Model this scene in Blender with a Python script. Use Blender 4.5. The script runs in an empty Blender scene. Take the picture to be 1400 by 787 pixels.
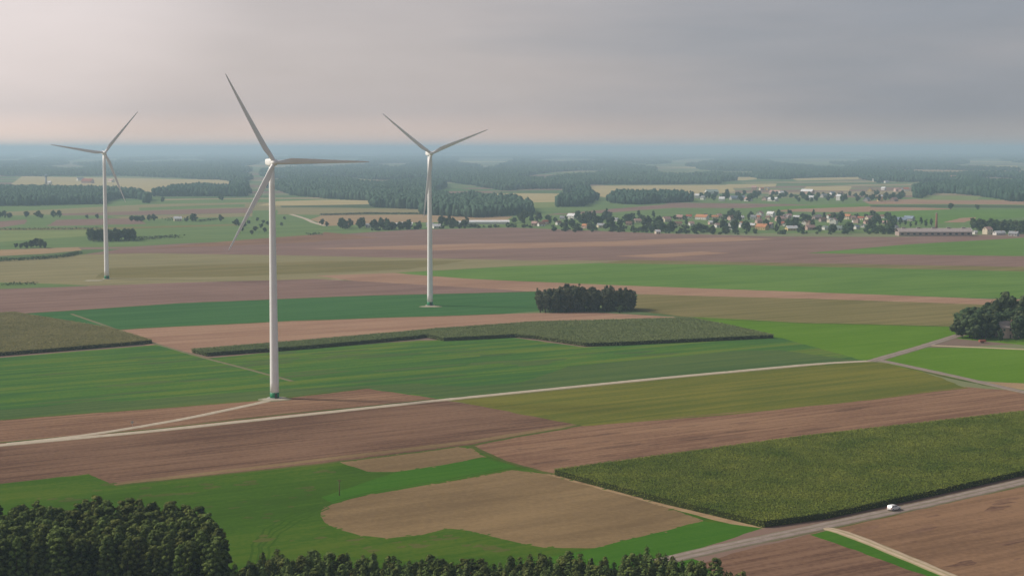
import bpy, math, random
import numpy as np
from mathutils import Vector, Matrix, noise as mnoise
from mathutils.geometry import delaunay_2d_cdt

SC = bpy.context.scene
COL = SC.collection
R = math.radians
rng = np.random.default_rng(7)
random.seed(7)

# ------------------------------------------------------------------ camera
CAM_H = 110.0
FPX = 2200.0
PITCH = math.atan((393.5 - 203.0) / FPX)
cam_data = bpy.data.cameras.new("camera")
cam_data.sensor_width = 36.0
cam_data.lens = 36.0 * FPX / 1400.0
cam_data.clip_start = 1.0
cam_data.clip_end = 200000.0
cam = bpy.data.objects.new("camera", cam_data)
COL.objects.link(cam)
cam.location = (0, 0, CAM_H)
cam.rotation_euler = (math.pi / 2 - PITCH, 0, 0)
SC.camera = cam
CP, SP = math.cos(PITCH), math.sin(PITCH)


def P(u, v, z=0.0):
    """point of the level plane z seen at photo pixel (u, v)"""
    a = (u - 700.0) / FPX
    b = (393.5 - v) / FPX
    dx, dy, dz = a, CP + b * SP, -SP + b * CP
    t = (z - CAM_H) / dz
    return Vector((dx * t, dy * t, z))


# ------------------------------------------------------------------ helpers
def tag(o, label=None, cat=None, group=None, kind=None):
    if label: o["label"] = label
    if cat: o["category"] = cat
    if group: o["group"] = group
    if kind: o["kind"] = kind
    return o


def empty(name, loc, rz=0.0, scale=1.0):
    o = bpy.data.objects.new(name, None)
    COL.objects.link(o)
    o.location = loc
    o.rotation_euler = (0, 0, rz)
    o.scale = (scale,) * 3
    o.empty_display_size = 1.0
    return o


def mesh_obj(name, me, parent=None):
    o = bpy.data.objects.new(name, me)
    COL.objects.link(o)
    if parent: o.parent = parent
    return o


def np_mesh(name, verts, faces, mat, smooth=False):
    """verts (n,3), faces (m,k) same k, fast build"""
    me = bpy.data.meshes.new(name)
    verts = np.asarray(verts, np.float32)
    faces = np.asarray(faces, np.int32)
    k = faces.shape[1]
    me.vertices.add(len(verts))
    me.vertices.foreach_set("co", verts.ravel())
    me.loops.add(faces.size)
    me.loops.foreach_set("vertex_index", faces.ravel())
    me.polygons.add(len(faces))
    me.polygons.foreach_set("loop_start", np.arange(0, faces.size, k, dtype=np.int32))
    me.polygons.foreach_set("loop_total", np.full(len(faces), k, np.int32))
    if smooth:
        me.polygons.foreach_set("use_smooth", np.ones(len(faces), bool))
    me.update(calc_edges=True)
    me.validate()
    if mat: me.materials.append(mat)
    return me


def mixed_mesh(name, parts, mat):
    """parts: [(verts, faces)], every part with its own number of corners per face"""
    me = bpy.data.meshes.new(name)
    V = np.concatenate([np.asarray(p[0], np.float32) for p in parts])
    loops, starts, totals, off, ls = [], [], [], 0, 0
    for v, f in parts:
        f = np.asarray(f, np.int32); k = f.shape[1]
        loops.append((f + off).ravel()); starts.append(ls + np.arange(len(f), dtype=np.int32) * k); totals.append(np.full(len(f), k, np.int32))
        off += len(v); ls += f.size
    loops = np.concatenate(loops)
    me.vertices.add(len(V)); me.vertices.foreach_set("co", V.ravel())
    me.loops.add(len(loops)); me.loops.foreach_set("vertex_index", loops.astype(np.int32))
    st = np.concatenate(starts).astype(np.int32)
    me.polygons.add(len(st)); me.polygons.foreach_set("loop_start", st); me.polygons.foreach_set("loop_total", np.concatenate(totals))
    me.update(calc_edges=True); me.validate()
    me.materials.append(mat)
    return me


class MB:
    """collects polygons"""
    def __init__(s):
        s.v = []; s.f = []

    def add(s, verts, faces):
        n = len(s.v)
        s.v += [tuple(p) for p in verts]
        s.f += [tuple(i + n for i in f) for f in faces]

    def box(s, x0, x1, y0, y1, z0, z1):
        s.add([(x0, y0, z0), (x1, y0, z0), (x1, y1, z0), (x0, y1, z0), (x0, y0, z1), (x1, y0, z1), (x1, y1, z1), (x0, y1, z1)],
              [(3, 2, 1, 0), (4, 5, 6, 7), (0, 1, 5, 4), (1, 2, 6, 5), (2, 3, 7, 6), (3, 0, 4, 7)])

    def loft(s, rings, cap=True):
        n = len(rings[0]); base = len(s.v)
        for r in rings: s.v += [tuple(p) for p in r]
        for i in range(len(rings) - 1):
            for j in range(n):
                a = base + i * n + j; b = base + i * n + (j + 1) % n
                s.f.append((a, b, b + n, a + n))
        if cap:
            s.f.append(tuple(base + j for j in reversed(range(n))))
            e = base + (len(rings) - 1) * n
            s.f.append(tuple(e + j for j in range(n)))

    def tube(s, pts, radii, n=8):
        rings = []
        for i, p in enumerate(pts):
            p = Vector(p)
            d = Vector(pts[min(i + 1, len(pts) - 1)]) - Vector(pts[max(i - 1, 0)])
            d.normalize()
            a = d.orthogonal().normalized(); b = d.cross(a)
            rings.append([p + float(radii[i]) * (math.cos(t) * a + math.sin(t) * b) for t in [2 * math.pi * k / n for k in range(n)]])
        s.loft(rings)

    def mesh(s, name, mat, smooth=False):
        me = bpy.data.meshes.new(name)
        me.from_pydata(s.v, [], s.f)
        if mat: me.materials.append(mat)
        if smooth:
            for p in me.polygons: p.use_smooth = True
        me.update()
        return me

    def build(s, name, mat, parent=None, smooth=False):
        return mesh_obj(name, s.mesh(name, mat, smooth), parent)


def copy_tree(o, parent=None):
    c = o.copy(); COL.objects.link(c); c.parent = parent
    for ch in list(o.children): copy_tree(ch, c)
    return c


def inside(poly, x, y):
    """poly [(x,y)], arrays x,y -> bool array"""
    c = np.zeros(len(x), bool); n = len(poly)
    for i in range(n):
        x0, y0 = poly[i]; x1, y1 = poly[(i + 1) % n]
        if y0 == y1: continue
        hit = ((y0 > y) != (y1 > y)) & (x < (x1 - x0) * (y - y0) / (y1 - y0) + x0)
        c ^= hit
    return c


# ------------------------------------------------------------------ materials
def new_mat(name):
    m = bpy.data.materials.new(name); m.use_nodes = True
    nt = m.node_tree; nt.nodes.clear()
    return m, nt


def N(nt, t, **kw):
    n = nt.nodes.new(t)
    for k, v in kw.items():
        if k.startswith("_"): n.inputs[k[1:]].default_value = v
        else: setattr(n, k, v)
    return n


def out_principled(nt, rough=0.95, spec=0.1):
    o = N(nt, "ShaderNodeOutputMaterial"); b = N(nt, "ShaderNodeBsdfPrincipled")
    b.inputs["Roughness"].default_value = rough
    b.inputs["Specular IOR Level"].default_value = spec
    nt.links.new(b.outputs[0], o.inputs[0])
    return b


def rgba(c): return (c[0], c[1], c[2], 1.0)


FIELD_DIR = R(33)


def field_mat(name, a, b, streak=0.6, blotch=0.6, across=3.0, along=90.0, fine=0.42, rot=FIELD_DIR, tram=0.0, tramgap=18.0, third=None):
    """earth or crop: broad blotches + streaks along the working direction + fine grain"""
    m, nt = new_mat(name); L = nt.links.new
    bs = out_principled(nt, 1.0, 0.0)
    geo = N(nt, "ShaderNodeNewGeometry")
    mp = N(nt, "ShaderNodeMapping"); mp.vector_type = "TEXTURE"
    mp.inputs["Rotation"].default_value = (0, 0, rot)
    L(geo.outputs["Position"], mp.inputs["Vector"])
    st = N(nt, "ShaderNodeMapping"); st.inputs["Scale"].default_value = (1 / along, 1 / across, 0.01)
    L(mp.outputs[0], st.inputs["Vector"])
    n1 = N(nt, "ShaderNodeTexNoise", _Scale=1.0, _Detail=4.0, _Roughness=0.65)
    L(st.outputs[0], n1.inputs["Vector"])
    st2 = N(nt, "ShaderNodeMapping"); st2.inputs["Scale"].default_value = (1 / 110, 1 / 45, 0.01)
    L(mp.outputs[0], st2.inputs["Vector"])
    n2 = N(nt, "ShaderNodeTexNoise", _Scale=1.0, _Detail=5.0, _Roughness=0.6, _Distortion=0.4)
    L(st2.outputs[0], n2.inputs["Vector"])
    n3 = N(nt, "ShaderNodeTexNoise", _Scale=0.55, _Detail=3.0, _Roughness=0.7)
    L(geo.outputs["Position"], n3.inputs["Vector"])

    def centred(n, k):
        q = N(nt, "ShaderNodeMath", operation="MULTIPLY_ADD")
        q.inputs[1].default_value = k; q.inputs[2].default_value = -0.5 * k
        L(n.outputs["Fac"], q.inputs[0]); return q
    s1, s2, s3 = centred(n1, streak * 4.6), centred(n2, blotch * 3.6), centred(n3, fine * 3.2)
    ad = N(nt, "ShaderNodeMath", operation="ADD"); L(s1.outputs[0], ad.inputs[0]); L(s2.outputs[0], ad.inputs[1])
    ad2 = N(nt, "ShaderNodeMath", operation="ADD"); L(ad.outputs[0], ad2.inputs[0]); L(s3.outputs[0], ad2.inputs[1])
    ad3 = N(nt, "ShaderNodeMath", operation="ADD", use_clamp=True); ad3.inputs[1].default_value = 0.5
    L(ad2.outputs[0], ad3.inputs[0])
    rp = N(nt, "ShaderNodeValToRGB")
    rp.color_ramp.elements[0].color = rgba(a); rp.color_ramp.elements[1].color = rgba(b)
    rp.color_ramp.elements[0].position = 0.1; rp.color_ramp.elements[1].position = 0.9
    if third:
        e = rp.color_ramp.elements.new(0.5); e.color = rgba(third)
    L(ad3.outputs[0], rp.inputs[0])
    colour = rp.outputs[0]
    if tram > 0:
        sx = N(nt, "ShaderNodeSeparateXYZ"); L(mp.outputs[0], sx.inputs[0])
        wv = N(nt, "ShaderNodeMath", operation="PINGPONG"); wv.inputs[1].default_value = tramgap / 2
        wob = N(nt, "ShaderNodeMath", operation="MULTIPLY_ADD"); wob.inputs[1].default_value = 5.0
        L(n2.outputs["Fac"], wob.inputs[0]); L(sx.outputs[1], wob.inputs[2])
        L(wob.outputs[0], wv.inputs[0])
        lt = N(nt, "ShaderNodeMapRange"); lt.inputs["From Min"].default_value = 0.0; lt.inputs["From Max"].default_value = 1.6
        lt.inputs["To Min"].default_value = tram; lt.inputs["To Max"].default_value = 0.0
        L(wv.outputs[0], lt.inputs["Value"])
        mx = N(nt, "ShaderNodeMixRGB"); mx.inputs["Color2"].default_value = rgba([c * 0.55 for c in a])
        L(lt.outputs[0], mx.inputs[0]); L(colour, mx.inputs["Color1"]); colour = mx.outputs[0]
    L(colour, bs.inputs["Base Color"])
    bp = N(nt, "ShaderNodeBump", _Strength=0.35, _Distance=0.25)
    L(n3.outputs["Fac"], bp.inputs["Height"]); L(bp.outputs[0], bs.inputs["Normal"])
    return m


def plain_mat(name, c, rough=0.6, var=0.12, scale=0.8, spec=0.3, perobj=0.0):
    """painted or plain surface with weathering noise"""
    m, nt = new_mat(name); L = nt.links.new
    bs = out_principled(nt, rough, spec)
    tc = N(nt, "ShaderNodeTexCoord")
    n = N(nt, "ShaderNodeTexNoise", _Scale=scale, _Detail=5.0, _Roughness=0.6)
    L(tc.outputs["Object"], n.inputs["Vector"])
    mr = N(nt, "ShaderNodeMapRange"); mr.inputs["To Min"].default_value = 1 - var; mr.inputs["To Max"].default_value = 1 + var
    mr.inputs["From Min"].default_value = 0.3; mr.inputs["From Max"].default_value = 0.7
    L(n.outputs["Fac"], mr.inputs["Value"])
    hs = N(nt, "ShaderNodeHueSaturation"); hs.inputs["Color"].default_value = rgba(c)
    L(mr.outputs[0], hs.inputs["Value"])
    L(hs.outputs[0], bs.inputs["Base Color"])
    return m


def leaf_mat(name, a, b, transl=0.25, nscale=0.5, hue=0.03):
    """foliage: colour drifts between clumps and from tree to tree"""
    m, nt = new_mat(name); L = nt.links.new
    o = N(nt, "ShaderNodeOutputMaterial")
    geo = N(nt, "ShaderNodeNewGeometry"); oi = N(nt, "ShaderNodeObjectInfo")
    n = N(nt, "ShaderNodeTexNoise", _Scale=nscale, _Detail=4.0, _Roughness=0.7)
    L(geo.outputs["Position"], n.inputs["Vector"])
    ad = N(nt, "ShaderNodeMath", operation="MULTIPLY_ADD", use_clamp=True)
    ad.inputs[1].default_value = 0.9; ad.inputs[2].default_value = -0.45
    L(oi.outputs["Random"], ad.inputs[0])
    mr = N(nt, "ShaderNodeMapRange"); mr.inputs["From Min"].default_value = 0.32; mr.inputs["From Max"].default_value = 0.68
    L(n.outputs["Fac"], mr.inputs["Value"])
    ad2 = N(nt, "ShaderNodeMath", operation="ADD", use_clamp=True)
    L(ad.outputs[0], ad2.inputs[0]); L(mr.outputs[0], ad2.inputs[1])
    mx = N(nt, "ShaderNodeMixRGB"); mx.inputs[1].default_value = rgba(a); mx.inputs[2].default_value = rgba(b)
    L(ad2.outputs[0], mx.inputs[0])
    hs = N(nt, "ShaderNodeHueSaturation")
    hm = N(nt, "ShaderNodeMapRange"); hm.inputs["To Min"].default_value = 0.5 - hue; hm.inputs["To Max"].default_value = 0.5 + hue
    L(oi.outputs["Random"], hm.inputs["Value"]); L(hm.outputs[0], hs.inputs["Hue"]); L(mx.outputs[0], hs.inputs["Color"])
    d = N(nt, "ShaderNodeBsdfDiffuse"); t = N(nt, "ShaderNodeBsdfTranslucent")
    L(hs.outputs[0], d.inputs[0]); L(hs.outputs[0], t.inputs[0])
    ms = N(nt, "ShaderNodeMixShader"); ms.inputs[0].default_value = transl
    L(d.outputs[0], ms.inputs[1]); L(t.outputs[0], ms.inputs[2]); L(ms.outputs[0], o.inputs[0])
    return m


# ------------------------------------------------------------------ sun, sky, haze
SUN_AZ, SUN_EL = R(-78), R(37)       # measured from +Y, negative towards -X
SUN_DIR = Vector((math.sin(SUN_AZ) * math.cos(SUN_EL), math.cos(SUN_AZ) * math.cos(SUN_EL), math.sin(SUN_EL)))
sd = bpy.data.lights.new("sun", "SUN")
sd.energy = 2.4; sd.angle = R(8.0); sd.color = (1.0, 0.92, 0.81)
so = bpy.data.objects.new("sun", sd); COL.objects.link(so)
so.rotation_euler = SUN_DIR.to_track_quat("Z", "Y").to_euler()
so.location = (-300, 200, 400)

world = bpy.data.worlds.new("World"); SC.world = world; world.use_nodes = True


def build_world():
    nt = world.node_tree; nt.nodes.clear(); L = nt.links.new
    out = N(nt, "ShaderNodeOutputWorld"); bg = N(nt, "ShaderNodeBackground"); bg.inputs["Strength"].default_value = 0.1
    L(bg.outputs[0], out.inputs[0])
    sky = N(nt, "ShaderNodeTexSky"); sky.sky_type = "NISHITA"; sky.sun_disc = False
    sky.sun_elevation = SUN_EL; sky.sun_rotation = SUN_AZ
    sky.air_density = 1.0; sky.dust_density = 2.0
    tc = N(nt, "ShaderNodeTexCoord"); d = tc.outputs["Generated"]
    sx = N(nt, "ShaderNodeSeparateXYZ"); L(d, sx.inputs[0])
    # stretched layers of an overcast cloud sheet
    m1 = N(nt, "ShaderNodeMapping"); m1.inputs["Scale"].default_value = (2.6, 2.6, 17); m1.inputs["Rotation"].default_value = (0, R(-3), 0)
    L(d, m1.inputs[0])
    n1 = N(nt, "ShaderNodeTexNoise", _Scale=1.3, _Detail=6.0, _Roughness=0.5, _Distortion=0.25); L(m1.outputs[0], n1.inputs["Vector"])
    m2 = N(nt, "ShaderNodeMapping"); m2.inputs["Scale"].default_value = (9, 9, 38); m2.inputs["Rotation"].default_value = (0, R(-2), 0)
    m2.inputs["Location"].default_value = (3.1, 1.7, 0.4)
    L(d, m2.inputs[0])
    n2 = N(nt, "ShaderNodeTexNoise", _Scale=1.6, _Detail=5.0, _Roughness=0.55); L(m2.outputs[0], n2.inputs["Vector"])
    # warm bright towards the veiled sun, cool grey away from it
    f = N(nt, "ShaderNodeMapRange"); f.inputs["From Min"].default_value = -0.30; f.inputs["From Max"].default_value = 0.30
    f.interpolation_type = "SMOOTHSTEP"
    L(sx.outputs[0], f.inputs["Value"])
    a1 = N(nt, "ShaderNodeMath", operation="MULTIPLY_ADD"); a1.inputs[1].default_value = 0.7; a1.inputs[2].default_value = -0.35
    L(n1.outputs["Fac"], a1.inputs[0])
    a2 = N(nt, "ShaderNodeMath", operation="ADD", use_clamp=True); L(f.outputs[0], a2.inputs[0]); L(a1.outputs[0], a2.inputs[1])
    ramp = N(nt, "ShaderNodeValToRGB"); cr = ramp.color_ramp
    cr.elements[0].position = 0.0; cr.elements[0].color = rgba(SKY_A)
    cr.elements[1].position = 1.0; cr.elements[1].color = rgba(SKY_C)
    e = cr.elements.new(0.5); e.color = rgba(SKY_B)
    L(a2.outputs[0], ramp.inputs[0])
    dt = N(nt, "ShaderNodeVectorMath", operation="DOT_PRODUCT"); dt.inputs[1].default_value = Vector((-0.33, 0.9, 0.16)).normalized()
    L(d, dt.inputs[0])
    g = N(nt, "ShaderNodeMapRange"); g.inputs["From Min"].default_value = 0.972; g.inputs["From Max"].default_value = 1.0
    g.inputs["To Max"].default_value = 0.42; g.interpolation_type = "SMOOTHERSTEP"
    L(dt.outputs["Value"], g.inputs["Value"])
    s2 = N(nt, "ShaderNodeMath", operation="MULTIPLY_ADD"); s2.inputs[1].default_value = 0.15; s2.inputs[2].default_value = 0.92
    L(n2.outputs["Fac"], s2.inputs[0])
    gl = N(nt, "ShaderNodeMath", operation="ADD"); L(g.outputs[0], gl.inputs[0]); L(s2.outputs[0], gl.inputs[1])
    # the unseen sheet overhead is dimmed to strengthen the sun's contrast
    up = N(nt, "ShaderNodeMapRange"); up.inputs["From Min"].default_value = 0.1; up.inputs["From Max"].default_value = 0.7
    up.inputs["To Min"].default_value = 1.0; up.inputs["To Max"].default_value = 0.5
    L(sx.outputs[2], up.inputs["Value"])
    pr = N(nt, "ShaderNodeMath", operation="MULTIPLY"); L(gl.outputs[0], pr.inputs[0]); L(up.outputs[0], pr.inputs[1])
    sc = N(nt, "ShaderNodeMath", operation="MULTIPLY"); sc.inputs[1].default_value = 10.0; L(pr.outputs[0], sc.inputs[0])
    vm = N(nt, "ShaderNodeVectorMath", operation="SCALE"); L(ramp.outputs[0], vm.inputs[0]); L(sc.outputs[0], vm.inputs["Scale"])
    # warm tint low over the horizon, added to offset the blue haze
    lo = N(nt, "ShaderNodeMapRange"); lo.inputs["From Min"].default_value = 0.0; lo.inputs["From Max"].default_value = 0.026
    lo.inputs["To Min"].default_value = 1.0; lo.inputs["To Max"].default_value = 0.0; lo.interpolation_type = "SMOOTHSTEP"
    L(sx.outputs[2], lo.inputs["Value"])
    tint = N(nt, "ShaderNodeMixRGB"); tint.inputs[1].default_value = (1, 1, 1, 1); tint.inputs[2].default_value = (1.6, 1.31, 1.08, 1)
    L(lo.outputs[0], tint.inputs[0])
    wm = N(nt, "ShaderNodeVectorMath", operation="MULTIPLY"); L(vm.outputs[0], wm.inputs[0]); L(tint.outputs[0], wm.inputs[1]); vm = wm
    mx = N(nt, "ShaderNodeMixRGB"); mx.inputs[0].default_value = 0.88
    L(sky.outputs[0], mx.inputs[1]); L(vm.outputs[0], mx.inputs[2])
    L(mx.outputs[0], bg.inputs["Color"])


SKY_A, SKY_B, SKY_C = (0.368, 0.320, 0.314), (0.312, 0.277, 0.277), (0.180, 0.187, 0.214)
build_world()

HAZE_DENSITY = 1.12e-4
hz_mat, hnt = new_mat("haze_air")
ho = N(hnt, "ShaderNodeOutputMaterial"); hv = N(hnt, "ShaderNodeVolumePrincipled")
hv.inputs["Color"].default_value = (0.58, 0.80, 1.0, 1); hv.inputs["Density"].default_value = HAZE_DENSITY
hv.inputs["Anisotropy"].default_value = 0.2
hnt.links.new(hv.outputs[0], ho.inputs["Volume"])
FAR = 50000.0
hb = MB(); hb.box(-62000, 62000, -4500, FAR + 600, -1.5, 154.5)
tag(hb.build("haze", hz_mat), "pale blue haze hanging over the whole plain", kind="stuff")

# ------------------------------------------------------------------ fields: one partition of the level ground
FM = {}


def richer(c, k=1.22):
    g = 0.3 * c[0] + 0.6 * c[1] + 0.1 * c[2]
    return tuple(max(0.006, g + (x - g) * k) for x in c)


def fm(key, a, b, **k):
    if k.get("third"): k["third"] = richer(k["third"])
    FM[key] = field_mat("soil_and_crop_" + key, richer(a), richer(b), **k)


fm("brown", (0.150, 0.092, 0.068), (0.265, 0.175, 0.122), streak=0.62, blotch=0.5)
fm("brown_dark", (0.112, 0.070, 0.053), (0.21, 0.138, 0.100), streak=0.65, blotch=0.5)
fm("brown_warm", (0.150, 0.098, 0.068), (0.25, 0.165, 0.112), streak=0.5, blotch=0.6, across=4.0)
fm("mauve", (0.17, 0.115, 0.100), (0.25, 0.175, 0.150), streak=0.55, blotch=0.4, across=6.0, along=250)
fm("rosy", (0.255, 0.165, 0.125), (0.36, 0.25, 0.185), streak=0.6, blotch=0.4, across=5.0, along=200)
fm("tan", (0.26, 0.19, 0.125), (0.37, 0.28, 0.185), streak=0.5, blotch=0.4, across=6.0, along=200)
fm("stubble", (0.160, 0.118, 0.074), (0.245, 0.182, 0.112), streak=0.25, blotch=0.7, across=5.0, along=60)
fm("green_bright", (0.092, 0.162, 0.050), (0.148, 0.228, 0.075), streak=0.4, blotch=0.4, across=7.0, along=250)
fm("green_lush", (0.090, 0.168, 0.032), (0.130, 0.215, 0.050), streak=0.3, blotch=0.45, across=4.0)
fm("green_deep", (0.046, 0.110, 0.044), (0.076, 0.152, 0.064), streak=0.45, blotch=0.3, across=6.0, along=250)
fm("green_mixed", (0.058, 0.118, 0.044), (0.125, 0.170, 0.052), streak=0.75, blotch=0.5, across=9.0, along=260, third=(0.078, 0.15, 0.045), tram=0.35)
fm("meadow", (0.048, 0.090, 0.022), (0.090, 0.130, 0.034), streak=0.3, blotch=0.7, across=3.5, along=60, fine=0.35, third=(0.060, 0.112, 0.026))
fm("meadow_vivid", (0.050, 0.120, 0.026), (0.072, 0.148, 0.034), streak=0.35, blotch=0.4, across=3.0)
fm("olive", (0.145, 0.135, 0.065), (0.215, 0.185, 0.100), streak=0.6, blotch=0.4, across=8.0, along=250)
fm("olive_yellow", (0.105, 0.122, 0.040), (0.172, 0.168, 0.056), streak=0.5, blotch=0.5, across=6.0, along=160, tram=0.12)
fm("tan_green", (0.20, 0.185, 0.11), (0.27, 0.24, 0.145), streak=0.6, blotch=0.4, across=12.0, along=350)
fm("pale_green", (0.165, 0.205, 0.095), (0.23, 0.26, 0.125), streak=0.6, blotch=0.4, across=12.0, along=350)
fm("soft_green", (0.11, 0.165, 0.075), (0.165, 0.215, 0.10), streak=0.6, blotch=0.4, across=12.0, along=350)
fm("straw", (0.34, 0.29, 0.17), (0.46, 0.39, 0.24), streak=0.5, blotch=0.4, across=20.0, along=350)
fm("dark_strip", (0.06, 0.09, 0.05), (0.10, 0.12, 0.07), streak=0.4, blotch=0.4)
fm("green_mid", (0.066, 0.108, 0.046), (0.104, 0.142, 0.058), streak=0.6, blotch=0.4, across=6.0, along=200, tram=0.15)
fm("verge", (0.060, 0.085, 0.028), (0.115, 0.120, 0.050), streak=0.2, blotch=0.8, across=2.0, along=12)
fm("wheel_mark", (0.040, 0.085, 0.018), (0.060, 0.100, 0.026), streak=0.3, blotch=0.4)


def base_ground_mat():
    """countryside beyond the mapped fields: a patchwork of strip fields"""
    m, nt = new_mat("countryside"); L = nt.links.new
    bs = out_principled(nt, 1.0, 0.0)
    geo = N(nt, "ShaderNodeNewGeometry")
    mp = N(nt, "ShaderNodeMapping"); mp.vector_type = "TEXTURE"; mp.inputs["Rotation"].default_value = (0, 0, R(20))
    mp.inputs["Scale"].default_value = (520, 190, 100)
    L(geo.outputs["Position"], mp.inputs[0])
    vo = N(nt, "ShaderNodeTexVoronoi"); vo.distance = "CHEBYCHEV"; vo.inputs["Scale"].default_value = 1.0
    vo.inputs["Randomness"].default_value = 0.75
    L(mp.outputs[0], vo.inputs["Vector"])
    sep = N(nt, "ShaderNodeSeparateColor"); L(vo.outputs["Color"], sep.inputs[0])
    rp = N(nt, "ShaderNodeValToRGB"); cr = rp.color_ramp; cr.interpolation = "CONSTANT"
    cols = [(0.10, 0.15, 0.06), (0.19, 0.21, 0.11), (0.22, 0.15, 0.12), (0.09, 0.16, 0.06), (0.30, 0.25, 0.15), (0.13, 0.18, 0.08), (0.19, 0.14, 0.11)]
    cr.elements[0].color = rgba(cols[0]); cr.elements[1].position = 1 / 7; cr.elements[1].color = rgba(cols[1])
    for i in range(2, 7):
        e = cr.elements.new(i / 7); e.color = rgba(cols[i])
    L(sep.outputs[0], rp.inputs[0])
    n = N(nt, "ShaderNodeTexNoise", _Scale=0.01, _Detail=6.0); L(geo.outputs["Position"], n.inputs["Vector"])
    hs = N(nt, "ShaderNodeHueSaturation"); mr = N(nt, "ShaderNodeMapRange")
    mr.inputs["To Min"].default_value = 0.75; mr.inputs["To Max"].default_value = 1.25
    L(n.outputs["Fac"], mr.inputs["Value"]); L(mr.outputs[0], hs.inputs["Value"]); L(rp.outputs[0], hs.inputs["Color"])
    L(hs.outputs[0], bs.inputs["Base Color"])
    return m


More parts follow.
